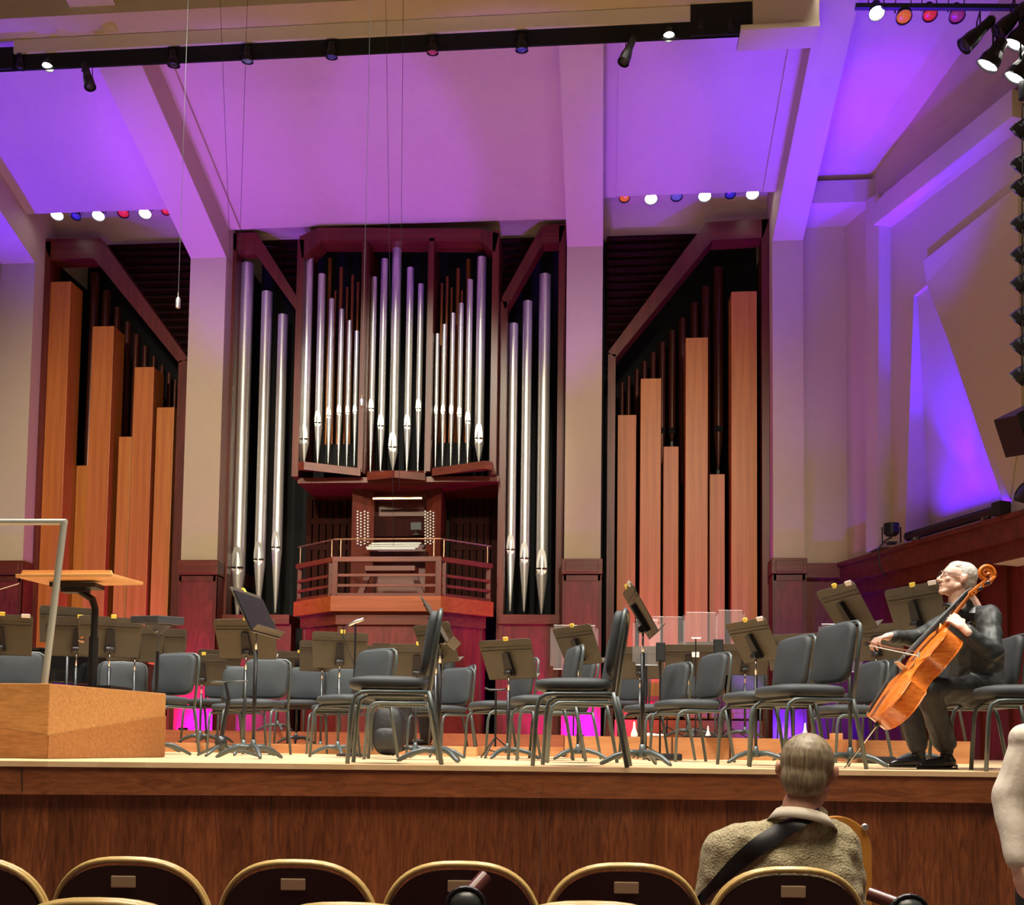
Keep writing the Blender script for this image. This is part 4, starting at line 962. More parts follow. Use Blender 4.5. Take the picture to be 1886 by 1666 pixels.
MB().tube([(0, 0, zz), (0, 0, .10)], .009, 8).build('pole', BLACKM, t)
m = MB()
for k in range(3):
    a = 2 * PI * k / 3 + .2; c, s = math.cos(a), math.sin(a); m.tube([(0, 0, .18), (.2 * c, .2 * s, .01)], .006, 6); m.tube([(0, 0, .06), (.13 * c, .13 * s, .075)], .005, 6)
m.build('tripod', BLACKM, t)
WHM = plain('white_plastic', (.8, .8, .78), .4)
for i, (px, D, h, s, lb) in enumerate(((1168, 10.3, .212, 1.0, 'white cone shaped bottle on the right riser, nearest the tall edge-on stand'), (1304, 10.4, .212, .8, 'small white bottle on the right riser under the clear shields'), (1483, 10.3, .212, 1.05, 'tall white bottle on the riser right of the blue glow'), (1496, 10.5, .212, .8, 'shorter white bottle beside the tall one right of the blue glow'), (1186, 10.45, .212, .4, 'tiny white cap on the riser beside the crumpled cloth'))):
    p = floor_at(px, D, STZ + h); tag(MB().lathe([(0.0, 0), (.034 * s, 0), (.036 * s, .03 * s), (.014 * s, .09 * s), (.009 * s, .15 * s), (0, .155 * s)], p, 12).build('bottle', WHM, None, smooth=True), lb, 'bottle', 'white bottles on the right riser')
p = floor_at(1203, 10.4, STZ + .212)
m = MB()
for k in range(9): m.ell((p.x + random.uniform(-.07, .07), p.y + random.uniform(-.04, .04), p.z + .02), (random.uniform(.03, .05), .03, random.uniform(.012, .028)), seg=8)
tag(m.build('cloth', WHM, smooth='all'), 'crumpled white cloth on the right riser', 'cloth')
CRT = wood('crate_wood', sRGB(196, 130, 80), sRGB(220, 156, 104), 'X', .5)
for px, D, w_, h_, lb in ((835, 9.6, .19, .095, 'small plywood box on the floor behind the edge-on stand'), (866, 9.9, .13, .09, 'pale little box right of the plywood one'), (1540, 9.4, .09, .06, 'small pale block on the riser left of the cello spike')):
    p = floor_at(px, D, STZ + (.2 if px > 1500 else 0)); tag(MB().box((p.x, p.y, p.z + h_ / 2), (w_, .14, h_)).build('wooden_box', CRT, bevel=.004), lb, 'box', 'small wooden boxes')
for px, D, lb in ((1230, 8.9, 'flat black pedal case behind the chairs right of centre'), (1620, 8.6, 'flat black case on the floor behind the cellist')):
    p = floor_at(px, D); tag(MB().box((p.x, p.y, p.z + .03), (.24, .12, .06)).build('equipment_case', BLACKM, bevel=.015), lb, 'case', 'flat black cases')
# black backpack with straps
NYL = plain('black_nylon', (.010, .011, .013), .6, bump=.6, bscale=22)
p = floor_at(716, 9.6, STZ + .0)
bp_ = thing('backpack', p, 'black backpack on the floor under the left front chair', 'backpack')
m = MB().cushion(.30, .46, .2, M=Matrix.Rotation(PI / 2, 3, 'X'), c=(0, .1, .235), e=2.8, dome=.03); m.build('bag_body', NYL, bp_, smooth='all')
m = MB().cushion(.22, .2, .07, M=Matrix.Rotation(PI / 2, 3, 'X'), c=(0, -.1, .16), e=3, dome=.02); m.build('front_pocket', NYL, bp_, smooth='all')
MB().tube(arc((-.05, 0, .45), (0, 0, .53), (.05, 0, .45)), .009, 6).build('grab_handle', BLACKM, bp_)
MB().tube([(-.12, -.09, .42), (-.16, -.13, .25), (-.13, -.1, .05)], .012, 6).build('strap', TUBE, bp_)
# ------------------------------------------------------------------ stage lights
LIT = emit('lamp_glow', (1.0, .97, .82), 14)
GEL = {c: plain('gel_' + c, v, .2, Emission_Color=(*v, 1), Emission_Strength=e) for c, v, e in (('orange', (.8, .18, .03), .35), ('red', (.7, .03, .04), .4), ('blue', (.05, .04, .3), .25), ('magenta', (.35, .03, .15), .3), ('ice', (.16, .2, .3), .15))}  # faint glow added to coloured lenses, even on unlit lamps
def fixture(loc, to, r, L, label, lens=None, group='stage spotlights', yoke=True, up=Vector((0, 0, 1))):
    loc = Vector(loc); d = (Vector(to) - loc).normalized(); M = d.to_track_quat('Z', 'Y').to_matrix()
    t = thing('stage_light', loc, label, 'stage light', group)
    MB().lathe([(r * .35, -L), (r * .6, -L * .93), (r * .66, -L * .55), (r * .95, -L * .3), (r, -L * .05), (r * 1.08, 0), (r * 1.0, 0.0), (r * .92, -.02)], seg=14, M=M).build('lamp_body', BLACKM, t)
    mat = LIT if lens == 'lit' else GEL.get(lens, DGREY)
    MB().lathe([(r * .93, -.02), (r * .6, 0.0), (0, .012)], seg=14, M=M).build('lens', mat, t)
    if yoke:
        a = M @ Vector((0, 0, -L * .5)); b = a + Vector((0, 0, r * 1.9))
        sx = M @ Vector((r * 1.05, 0, 0))
        MB().tube([a + sx, b + sx * .9, b - sx * .9, a - sx], r * .09, 6).build('yoke', BLACKM, t)
    return t
def down(px, py, Y, rpx, lens, label, to=None, L=.3, group='stage spotlights'):
    p = atY(px, py, Y); r = rpx * Y / F
    return fixture(p, to or (p + Vector((-p.x * .06, -1.9, -4.2))), r, L, label, lens, group)
GS = 'lights under the long black slot'
for px, py, rp, lens, lb in ((88, 127, 11, 'lit', 'lit spotlight at the left end of the long black slot'), (38, 130, 9, None, 'unlit dark lamp at the far left end of the slot'), (320, 124, 12, None, 'unlit clear lamp by the left beam under the slot'), (456, 117, 11, 'ice', 'unlit lamp right of the hanging cable under the slot'), (611, 109, 11, 'blue', 'bluish lamp under the middle of the slot'), (797, 101, 11, 'magenta', 'brownish lamp under the slot, left of the middle wires'), (961, 96, 12, 'blue', 'dark blue lamp under the slot left of the centre beam'), (1232, 71, 11, 'lit', 'lit spotlight under the slot right of the centre beam'), (1290, 69, 10, None, 'dark lamp under the right block of the slot'), (1345, 67, 10, None, 'second dark lamp under the right block of the slot'), (1403, 66, 10, None, 'dark lamp right of the slot block')):
    down(px, py - 3, 12.95, rp, lens, lb, L=.2, group=GS, to=atY(px, py, 12.95) + Vector((0, -1.2 if lens == 'lit' else .6, -4)))
for px, py, sx, lb in ((166, 160, 1, 'long dark profile spot pointing down right near the left beam'), (1148, 115, -1, 'long dark profile spot pointing down left near the centre beam')):
    p = atY(px, py, 12.8); fixture(p, p + Vector((sx * .35, -.2, -1)), .075, .42, lb, None, GS)
GL = 'lights under the left ceiling panel'; GR = 'lights under the right ceiling panel'
for px, py, rp, lens, lb in ((105, 397, 13, 'lit', 'leftmost lit lamp under the left ceiling panel'), (140, 399, 10, 'blue', 'blue lamp between the left and middle lit lamps'), (181, 398, 13, 'lit', 'middle lit lamp under the left ceiling panel'), (227, 393, 12, 'red', 'red lamp between the middle and right lit lamps'), (267, 394, 13, 'lit', 'rightmost lit lamp under the left ceiling panel'), (305, 390, 9, 'red', 'dim lamp beside the left beam')):
    down(px, py, YBL + .15, rp * .92, lens, lb, L=.2, group=GL)
for px, py, rp, lens, lb in ((1150, 365, 11, 'orange', 'orange lamp beside the centre beam'), (1199, 367, 13, 'lit', 'leftmost lit lamp under the right ceiling panel'), (1246, 362, 12, 'ice', 'pale unlit lamp between the first and second lit lamps'), (1298, 362, 13, 'lit', 'middle lit lamp under the right ceiling panel'), (1345, 358, 11, 'blue', 'blue lamp between the second and third lit lamps'), (1386, 358, 13, 'lit', 'rightmost lit lamp under the right ceiling panel')):
    down(px, py, YBR + .15, rp * .92, lens, lb, L=.2, group=GR)
GT = 'lights in the top right corner'
YT2 = 12.7
for px, py, rp, lens, lb in ((1615, 25, 14, 'lit', 'lit lamp right of the right beam at the top'), (1665, 32, 14, 'orange', 'orange-red lamp at the top right'), (1713, 28, 13, 'red', 'red lamp at the top right'), (1763, 30, 14, 'magenta', 'dark magenta lamp at the top right')):
    down(px, py, YT2, rp, lens, lb, L=.22, group=GT)
for a, b, r_, lens, lb in (((1775, 86), (1745, 130), .10, None, 'long profile spot hanging at the top right'), ((1838, 60), (1800, 110), .10, None, 'second long profile spot behind it at the top right'), ((1818, 122), (1812, 260), .13, 'lit', 'lit lamp lowest left of the top right cluster'), ((1868, 84), (1862, 260), .13, 'lit', 'lit lamp at the upper right edge of the cluster'), ((1868, 145), (1862, 300), .13, 'lit', 'lit lamp at the lower right edge of the cluster')):
    p = atY(*a, 12.2); q = atY(*b, 11.6); fixture(p, p + (Vector((-.9, .5, -1.5)) if lens == 'lit' else Vector((-1.3, .2, -1.2))), r_, .45 if lens is None else .32, lb, lens, GT)
tr = MB().tube([atY(1575, 12, YT2), atY(1900, 14, YT2 - .2)], .04, 8).build('lighting_bar', BLACKM); tag(tr, 'dark horizontal lighting bar at the top right', 'lighting bar')
tr = MB().tube([atY(1884, 8, 12.2), atY(1884, 182, 12.2)], .05, 8).build('lighting_bar', BLACKM); tag(tr, 'dark upright bar at the top right edge', 'lighting bar')
GB = 'lights of the vertical boom at the right edge'
YBm = 11.0
for i, (py, c, n_) in enumerate(((248, None, 'topmost, largest pale-rimmed'), (312, 'blue', 'second from top'), (355, 'blue', 'third from top'), (422, 'blue', 'fourth from top'), (479, None, 'fifth from top'), (532, 'magenta', 'sixth, reddish'), (592, 'blue', 'seventh, blue'), (645, 'blue', 'eighth'), (699, 'magenta', 'ninth, reddish lowest'))):
    p = atY(1871, py, YBm); fixture(p, p + Vector((-1.0, .9, -1.0)), .095, .26, n_ + ' lamp of the vertical boom at the right edge', c, GB)
tag(MB().tube([atY(1899, 200, YBm), atY(1893, 760, YBm), ], .04, 8).build('boom_pole', BLACKM), 'dark vertical boom pole at the right edge', 'pole')
p = atY(1893, 790, 11.4); t = thing('loudspeaker', p, 'black tilted loudspeaker on the right wall, cut by the edge', 'loudspeaker')
MB().box((0, 0, 0), (.42, .40, .44), Euler((R(10), R(-27), R(15)))).build('cabinet', BLACKM, t, bevel=.01)
MB().box((-.0, -.205, -.01), (.36, .01, .38), Euler((R(10), R(-27), R(15)))).build('front_grille', BLACKV, t)
MB().tube([(0, .1, 0), (.35, .35, .1)], .03, 6).build('wall_arm', BLACKM, t)
p = W(1880, 905, .34); fixture(p, p + Vector((-.9, -.2, .35)), .12, .28, 'black flood lamp on the right rail at the photo edge', None, 'flood lamps on the right rail')
# LED batten and uplight can on the right rail
a, b = W(1672, 1001, .18), W(1844, 948, .18); a.z = b.z = ZRAIL + .09
t = thing('led_batten', (a.x, a.y, ZRAIL), 'long black light batten on the right rail under the violet wall', 'light batten')
MB().tube([a, b], .07, 8).build('housing', BLACKM, t, world=True); MB().box(b, (.16, .16, .17), Euler((0, 0, math.atan2(WD.y, WD.x)))).build('end_block', BLACKM, t, world=True)
for P in (a.lerp(b, .1), a.lerp(b, .85)): MB().bb(P.x - .05, P.x + .05, P.y - .05, P.y + .05, ZRAIL, ZRAIL + .04).build('foot', CHROME, t, world=True)
def lin(P, to, power, col, L, rot): 
    o = area(P, to, power, col, L, .06, 110); return o
mid = (a + b) / 2 - WN * .02; mid.z = ZRAIL + .17
o = area(mid - WN * .16, mid + Vector((-.35 * 0 + WN.x * -.35, WN.y * -.35, 1.0)), 30, (.06, .0, 1.0), (b - a).length * .96, .05, 84)
mid2 = mid - WN * .23; mid2.z -= .04
spot(mid2 + WN * .05, W(1712, 610, -.10), 2000, (.035, .0, 1.0), 38, 1.0, .03)
spot(mid2 + WN * .05, W(1745, 750, -.25), 130, (.06, .0, 1.0), 60, 1.0, .03)
Zax = -(Vector((WN.x * -.35, WN.y * -.35, 1.0)).normalized()); Xax = (b - a).normalized(); Xax = (Xax - Zax * Xax.dot(Zax)).normalized(); Yax = Zax.cross(Xax)
o.rotation_euler = Matrix((Xax, Yax, Zax)).transposed().to_euler()
p = W(1642, 1000, .34); p.z = ZRAIL + .17
t = thing('uplight_can', (p.x, p.y, ZRAIL), 'black light can with glass top on the right rail, left of the batten', 'stage light')
MB().lathe([(.07, .12), (.11, .16), (.11, .30), (.10, .30)], seg=16).build('lamp_body', BLACKM, t); MB().lathe([(.10, .28), (0, .29)], seg=16).build('lens', GEL['ice'], t)
MB().tube([(-.13, 0, .25), (-.13, 0, .02), (.13, 0, .02), (.13, 0, .25)], .012, 6).build('yoke', BLACKM, t)
MB().tube([(0, 0, .1), (-.12, -.06, .03), (-.22, -.1, -.1), (-.2, -.12, -.35), (-.12, -.12, -.5)], .012, 6).build('cable', BLACKM, t)
MB().bb(-.06, .06, -.06, .06, 0, .03).build('base', BLACKM, t)
# small floor cans that carry the coloured glows
for x_, c, lb in ((-6.82, 'magenta', 'floor light can glowing magenta at the left pilaster foot'), (-.37, 'magenta', 'floor light can glowing magenta at the centre pilaster foot'), (2.93, 'blue', 'floor light can glowing blue at the right pilaster foot'), (-10.2, 'blue', 'floor light can at the far left pilaster foot')):
    hz = .212 if x_ > -1 else .25
    t = thing('floor_light', (x_, 16.28, STZ + hz), lb, 'stage light', 'floor light cans')
    MB().lathe([(.06, 0), (.075, .02), (.075, .08), (.065, .08)], seg=14).build('lamp_body', BLACKM, t); MB().lathe([(.065, .07), (0, .075)], seg=12).build('lens', GEL[c], t)
# ------------------------------------------------------------------ people
from mathutils.bvhtree import BVHTree
SKIN = plain('skin', (.74, .48, .38), .5, noise=.06, nscale=30, Subsurface_Weight=.08)
SKINR = plain('skin_ruddy', (.46, .22, .15), .55, noise=.08, nscale=30)
SUIT = plain('black_suit', (.028, .033, .034), .55, noise=.15, nscale=10, bump=.15, bscale=200)
TROU = plain('dark_trousers', (.013, .014, .017), .6, bump=.15, bscale=200)
SHOE = plain('black_leather', (.012, .012, .013), .22)
SILV = plain('silver_hair', (.55, .53, .50), .6, noise=.25, nscale=60, bump=.6, bscale=120)
def blob(name, parts, mat, parent, vox=.008, smooth=6, disp=0.0, dscale=.1, keep=False):
    m = MB()
    for p in parts:
        if p[0] == 'c': m.cap(p[1], p[2], p[3], p[4])
        else: m.ell(p[1], p[2], p[3] if len(p) > 3 else None, 20)
    bmesh.ops.recalc_face_normals(m.bm, faces=m.bm.faces)
    me = bpy.data.meshes.new('tmp'); m.bm.to_mesh(me); m.bm.free()
    o = bpy.data.objects.new('tmp', me); COL.objects.link(o)
    r = o.modifiers.new('r', 'REMESH'); r.mode = 'VOXEL'; r.voxel_size = vox; r.use_smooth_shade = True
    s = o.modifiers.new('s', 'SMOOTH'); s.factor = .5; s.iterations = smooth
    if disp:
        tx = bpy.data.textures.new('folds', 'CLOUDS'); tx.noise_scale = dscale; tx.noise_depth = 1
        d = o.modifiers.new('d', 'DISPLACE'); d.texture = tx; d.strength = disp; d.mid_level = .5; d.texture_coords = 'LOCAL'
    bpy.context.view_layer.update()
    ev = o.evaluated_get(bpy.context.evaluated_depsgraph_get()); out = bpy.data.meshes.new_from_object(ev)
    bpy.data.objects.remove(o); bpy.data.meshes.remove(me)
    out.transform(mw(parent).inverted()); out.name = name
    out.materials.clear(); out.materials.append(mat)
    for p in out.polygons: p.use_smooth = True
    ob = bpy.data.objects.new(name, out); COL.objects.link(ob); ob.parent = parent; MW[ob.name] = mw(parent); return ob
def head_parts(c, M, s=1.0, ears=True, neck=True):
    c = Vector(c); T = lambda x, y, z: c + M @ (Vector((x, y, z)) * s)
    def e(p, r, Q=None): return ('e', T(*p), tuple(v * s for v in r), M @ Q if Q is not None else M)
    P = [e((0, .018, .030), (.073, .094, .083)), e((0, -.030, .032), (.062, .062, .066)), e((0, -.034, -.03), (.055, .060, .080)),
         ('c', T(.052, .0, -.045), T(.02, -.068, -.092), .020 * s, .017 * s), ('c', T(-.052, .0, -.045), T(-.02, -.068, -.092), .020 * s, .017 * s),
         e((0, -.078, -.093), (.022, .018, .017)), e((.036, -.030, -.050), (.024, .044, .036)), e((-.036, -.030, -.050), (.024, .044, .036)), ('c', T(0, -.090, .018), T(0, -.115, -.022), .0085 * s, .0125 * s),
         e((.012, -.102, -.028), (.009, .011, .008)), e((-.012, -.102, -.028), (.009, .011, .008)),
         ('c', T(.012, -.088, .030), T(.045, -.074, .028), .0095 * s, .009 * s), ('c', T(-.012, -.088, .030), T(-.045, -.074, .028), .0095 * s, .009 * s),
         e((.036, -.070, -.016), (.020, .018, .018)), e((-.036, -.070, -.016), (.020, .018, .018)),
         e((0, -.094, -.050), (.022, .008, .0055)), e((0, -.091, -.062), (.019, .008, .006)), e((0, -.086, -.075), (.02, .01, .01)),
         e((.030, -.079, .010), (.014, .010, .009)), e((-.030, -.079, .010), (.014, .010, .009))]
    if ears:
        for x in (.075, -.075):
            P += [e((x, .008, .0), (.012, .014, .029)), e((x * 1.17, .020, .008), (.008, .013, .024))]
    if neck: P += [('c', T(0, .015, -.05), T(0, .045, -.19), .054 * s, .060 * s)]
    return P
def hand_parts(w, tip, palmn, curl=.6, s=1.0, spread=.09, thumb=1):
    # w wrist, tip direction point, palmn = direction the palm faces
    w = Vector(w); f = (Vector(tip) - w).normalized(); n = Vector(palmn); n = (n - f * n.dot(f)).normalized(); sd = f.cross(n) * thumb
    P = [('c', w - f * .05, w + f * .01, .026 * s, .024 * s)]
    for k in range(4):
        o = (k - 1.5) * .0195 * s
        kn = w + f * (.085 - abs(k - 1.2) * .005) * s + sd * o
        P.append(('c', w + f * .015 + sd * o * .55, kn, .0145 * s, .0105 * s))
        L = (.040, .045, .042, .033)[k] * s; a = curl * (1 + .12 * k)
        d1 = (f * math.cos(a) + n * math.sin(a) + sd * (k - 1.5) * spread).normalized()
        d2 = (f * math.cos(a * 2) + n * math.sin(a * 2)).normalized(); d3 = (f * math.cos(a * 2.7) + n * math.sin(a * 2.7)).normalized()
        p1 = kn + d1 * L; p2 = p1 + d2 * L * .62; p3 = p2 + d3 * L * .45
        P += [('c', kn, p1, .0098 * s, .0088 * s), ('c', p1, p2, .0088 * s, .008 * s), ('c', p2, p3, .008 * s, .007 * s)]
    b = w + f * .025 * s - sd * .022 * s; m1 = b + (f * .5 - sd * .6 + n * .5).normalized() * .042 * s; m2 = m1 + (f * .75 - sd * .05 + n * .6).normalized() * .032 * s
    P += [('c', b, m1, .0135 * s, .011 * s), ('c', m1, m2, .0105 * s, .0085 * s)]
    return P
def shoe(parent, heel, toe, D=None, s=1.0):
    heel, toe = Vector(heel), Vector(toe); f = (toe - heel); f.z = 0; f.normalize(); z0 = min(heel.z, toe.z)
    P = lambda x, z: Vector((heel.x, heel.y, z0 + z)) + f * x
    blob('shoe', [('c', P(.03, .045), P(.12, .04), .036, .038), ('c', P(.12, .038), P(.23, .028), .038, .030), ('c', P(.23, .028), P(.265, .022), .030, .021), ('c', P(.04, .05), P(.06, .085), .036, .038)], SHOE, parent, .007, 3)
    n = Vector((-f.y, f.x, 0)); m = MB()
    ol = [(-.01, .0), (.0, .03), (.10, .036), (.20, .042), (.26, .034), (.29, .0), (.26, -.034), (.20, -.042), (.10, -.034), (.0, -.03)]
    m.prism([Vector((heel.x, heel.y, z0)) + f * x + n * y for x, y in ol], (0, 0, .012)); m.build('shoe_sole', BLACKM, parent, world=True)
# ---- the cellist
cp = floor_at(1780, 6.7)
ce = thing('person', cp, 'grey haired man in black suit and glasses seated playing the cello', 'person')
h = lambda px, py, D: atD(px, py, D)
va = math.atan2(cp.x, cp.y)
MH = Matrix.Rotation(R(-70) - va, 3, 'Z') @ Matrix.Rotation(R(-13), 3, 'X')
HC = h(1763, 1068, 6.50)
sL, sR = h(1820, 1134, 6.40), h(1752, 1142, 6.80); eL, wL = h(1826, 1200, 6.18), h(1772, 1160, 6.10)
eR, wR = h(1690, 1176, 6.92), h(1634, 1172, 6.74)
pel = h(1797, 1266, 6.65); che = h(1793, 1165, 6.60); nk = h(1775, 1112, 6.56)
hL, hR = h(1790, 1272, 6.52), h(1785, 1272, 6.78); kL, kR = h(1708, 1270, 6.22), h(1668, 1272, 6.84)
aL, aR = h(1744, 1378, 6.42), h(1693, 1384, 6.86)
# ---- cello frame
T0, S0 = h(1599, 1316, 6.26), h(1772, 1099, 6.30)
a_ = (S0 - T0).normalized(); camd = (C0 - T0).normalized()
n0 = a_.cross(camd).normalized(); 
if (CM.transposed() @ n0).x > 0: n0 = -n0
cperp = (camd - a_ * camd.dot(a_)).normalized()
nrm = (n0 * math.cos(R(15)) + cperp * math.sin(R(15))).normalized(); sde = a_.cross(nrm)
CS = .935
def K(t, x, z): return T0 + (a_ * t + sde * x + nrm * (z - .03)) * CS
hh = K(.86, 0, .03)              # where the left hand holds the neck
wL = K(.80, 0, 0) + cperp * .085 - n0 * .085 
fingL = (hh - wL)
parts = head_parts(HC, MH, 1.0)
parts += [('c', nk, che, .09, .12), ('c', che, pel, .12, .12), ('c', sL, eL, .045, .038), ('c', eL, wL, .038, .026), ('c', sR, eR, .045, .038), ('c', eR, wR, .038, .026), ('c', sL, sR, .05, .05),
          ('c', hL, kL, .06, .05), ('c', kL, aL, .045, .035), ('c', hR, kR, .06, .05), ('c', kR, aR, .045, .035), ('c', hL, hR, .08, .08)]
parts += hand_parts(wL, hh + n0 * .10 + Vector((0, 0, .015)), -cperp * .8 - a_ * .1, .55, .98, thumb=1)
BF = h(1600, 1186, 6.66)
parts += hand_parts(wR, h(1606, 1178, 6.70), Vector((0, 0, -1)), .62, .98, thumb=1)
blob('body', parts, SKIN, ce, .0045, 4)
TH = lambda x, y, z: HC + MH @ Vector((x, y, z))
blob('hair', [('e', TH(0, .032, .040), (.078, .088, .084), MH), ('e', TH(0, .055, -.005), (.068, .062, .065), MH), ('e', TH(0, -.006, .075), (.060, .068, .046), MH)], SILV, ce, .006, 3, .003, .02)
# jacket with sleeves, lapels and hanging skirt
J = [('c', TH(0, .052, -.150), nk + Vector((0, 0, -.06)), .058, .09), ('c', TH(0, .055, -.19), nk + Vector((0, 0, -.08)), .064, .10), ('c', nk + Vector((0, .0, -.0)), nk + Vector((0, 0, -.05)), .068, .085), ('c', nk + Vector((0, .0, -.05)), che, .085, .165), ('c', che, pel + Vector((0, 0, .05)), .168, .165), ('c', sL, sR, .075, .075),
     ('c', sL, eL, .077, .064), ('c', eL, eL.lerp(wL, .80), .062, .046), ('c', sR, eR, .074, .062), ('c', eR, eR.lerp(wR, .86), .058, .042),
     ('e', h(1806, 1262, 6.62), (.15, .17, .15)), ('c', h(1812, 1262, 6.5), h(1808, 1290, 6.46), .08, .045)]
blob('jacket', J, SUIT, ce, .008, 5, .028, .09)
blob('trousers', [('c', hL, kL, .088, .076), ('c', kL, kL.lerp(aL, .88), .076, .072), ('c', hR, kR, .088, .076), ('c', kR, kR.lerp(aR, .86), .074, .068), ('c', hL, hR, .11, .11)], TROU, ce, .009, 4, .018, .10)
for A, b in ((aL, kL), (aR, kR)): blob('sock', [('c', A.lerp(b, .25), A + Vector((0, 0, -.01)), .040, .042)], plain('sock_grey', (.035, .04, .042), .8), ce, .008, 2)
fl_ = floor_at(1757, 6.44); ft = floor_at(1700, 6.36); shoe(ce, fl_, ft)
fl_ = floor_at(1703, 6.88); ft = floor_at(1645, 6.80); shoe(ce, fl_, ft)
MB().tube([TH(0, .02, -.085) + MH @ Vector((.057 * math.cos(a), .057 * math.sin(a), -.085 - .02 * (1 + math.sin(a)))) for a in [2 * PI * k / 20 for k in range(21)]], .016, 8).build('shirt_collar', BLACKM, ce, world=True, smooth='all')
jk = [o for o in COL.objects if o.name.startswith('jacket') and o.parent == ce][0]
jb = BVHTree.FromPolygons([mw(ce) @ v.co for v in jk.data.vertices], [tuple(p.vertices) for p in jk.data.polygons])
def jsurf(px, py, off=.006):
    d = ray(px, py).normalized(); r_ = jb.ray_cast(C0, d); return (r_[0] - d * off) if r_[0] else atD(px, py, 6.3)
def ribbon(nm, mat, rows, th=.01):
    m = MB(); W_ = len(rows[0]); n = len(rows); A = [jsurf(*p) for r_ in rows for p in r_]; d = ray(1790, 1200).normalized(); B = [v + d * th for v in A]; Q = n * W_; F_ = []
    for i in range(n - 1):
        for j in range(W_ - 1): k = i * W_ + j; F_ += [(k, k + 1, k + 1 + W_, k + W_), (k + Q, k + W_ + Q, k + 1 + W_ + Q, k + 1 + Q)]
        for j in (0, W_ - 1): k = i * W_ + j; F_.append((k, k + W_, k + W_ + Q, k + Q))
    for i in (0, n - 1):
        for j in range(W_ - 1): k = i * W_ + j; F_.append((k, k + 1, k + 1 + Q, k + Q))
    m._add(A + B, F_); m.build(nm, mat, ce, world=True, smooth=True)
SUIT2 = plain('suit_lapel', (.022, .026, .028), .45)
ribbon('lapel', SUIT2, [[(1790, 1118), (1797, 1116)], [(1784, 1128), (1796, 1128)], [(1778, 1138), (1791, 1142)], [(1774, 1148), (1780, 1152)]])
ribbon('pocket_flap', SUIT2, [[(1787, 1238), (1806, 1240), (1824, 1240)], [(1788, 1247), (1806, 1249), (1823, 1249)]])
# glasses
m = MB()
for x in (-.031, .031): m.tube([TH(x + .024 * math.cos(a), -.108, .010 + .018 * math.sin(a)) for a in [2 * PI * k / 18 for k in range(19)]], .0016, 5)
m.tube([TH(-.008, -.110, .014), TH(.008, -.110, .014)], .0016, 5)
for x in (-1, 1): m.tube([TH(x * .055, -.106, .014), TH(x * .071, -.07, .018), TH(x * .083, .005, .012)], .0016, 5)
m.build('glasses', DGREY, ce, world=True)
m = MB()
for x in (-.030, .030): m.tube([TH(x - .014, -.0895, .006), TH(x, -.0925, .003), TH(x + .014, -.0885, .006)], .0016, 5)
m.build('closed_eyelid', plain('lid_shadow', (.25, .12, .09), .7), ce, world=True)
m = MB().tube([TH(-.020, -.0985, -.0555), TH(0, -.1025, -.056), TH(.020, -.0985, -.0555)], .0022, 5); m.build('mouth_line', plain('lip_dark', (.35, .13, .10), .6), ce, world=True)
m = MB()
for x in (-1, 1): m.tube([TH(x * .014, -.1005, .036), TH(x * .032, -.097, .041), TH(x * .048, -.083, .036)], [.003, .0035, .002], 6)
m.build('eyebrow', SILV, ce, world=True)
# ---- the cello
VARN = wood('cello_varnish', sRGB(196, 92, 22), sRGB(226, 132, 48), 'Z', .22, 60, 5, coat=.5)
VARB = wood('cello_ribs', sRGB(168, 76, 20), sRGB(214, 122, 48), 'X', .22, 46, 5, coat=.5)
EBON = plain('ebony', (.03, .032, .034), .3)
cl = thing('cello', T0, 'orange varnished cello leaning against the seated man, scroll by his ear', 'cello')
OL = [(0, 0), (.002, .05), (.014, .105), (.045, .16), (.10, .205), (.155, .218), (.21, .212), (.262, .196), (.296, .190), (.302, .176), (.325, .145), (.37, .124), (.42, .120), (.465, .134), (.495, .156), (.504, .166), (.54, .160), (.59, .168), (.635, .170), (.685, .154), (.722, .12), (.744, .075), (.753, .035), (.755, 0)]
full = [(t, x) for t, x in OL] + [(t, -x) for t, x in OL[-2:0:-1]]
DP = .118
m = MB(); nn = len(full)
m._add([K(t, x * .975, 0) for t, x in full] + [K(t, x * .975, -DP) for t, x in full], [(i, (i + 1) % nn, (i + 1) % nn + nn, i + nn) for i in range(nn)])
m.build('ribs', VARB, cl, world=True, smooth=True)
def plateC(z0, sg, nm):
    m = MB(); rings = []
    for k, z in ((.97, -.002), (1.0, -.002), (1.01, .002), (1.0, .0055), (.93, .005), (.82, .012), (.6, .020), (.35, .025), (.12, .027)):
        rings.append([m.bm.verts.new(K(.375 + (t - .375) * k if k < .96 else t, x * k, z0 + sg * z)) for t, x in full])
    for A, B in zip(rings[:-1], rings[1:]):
        for i in range(nn): m.bm.faces.new((A[i], A[(i + 1) % nn], B[(i + 1) % nn], B[i]))
    m.bm.faces.new(rings[-1]); m.build(nm, VARN, cl, world=True, smooth=True)
plateC(0, 1, 'top_plate'); plateC(-DP, -1, 'back_plate')
for s in (-1, 1):
    m = MB(); pts = []
    for k in range(13):
        u = k / 12; pts.append(K(.325 + .13 * u, s * (.088 - .035 * u + .014 * math.sin(2 * PI * u) * -1), .0185 + .004 * u))
    m.tube(pts, .0035, 6); m.ell(pts[0] + sde * s * -.006, (.007, .007, .007)).ell(pts[-1] + sde * s * .004, (.006, .006, .006)); m.build('f_hole', BLACKV, cl, world=True)
m = MB().prism([K(.382, -.045, .02), K(.382, -.045, .045), K(.382, -.03, .10), K(.382, .03, .10), K(.382, .045, .045), K(.382, .045, .02), K(.382, .02, .022), K(.382, 0, .045), K(.382, -.02, .022)], a_ * .008)
m.build('bridge', BIRCH, cl, world=True)
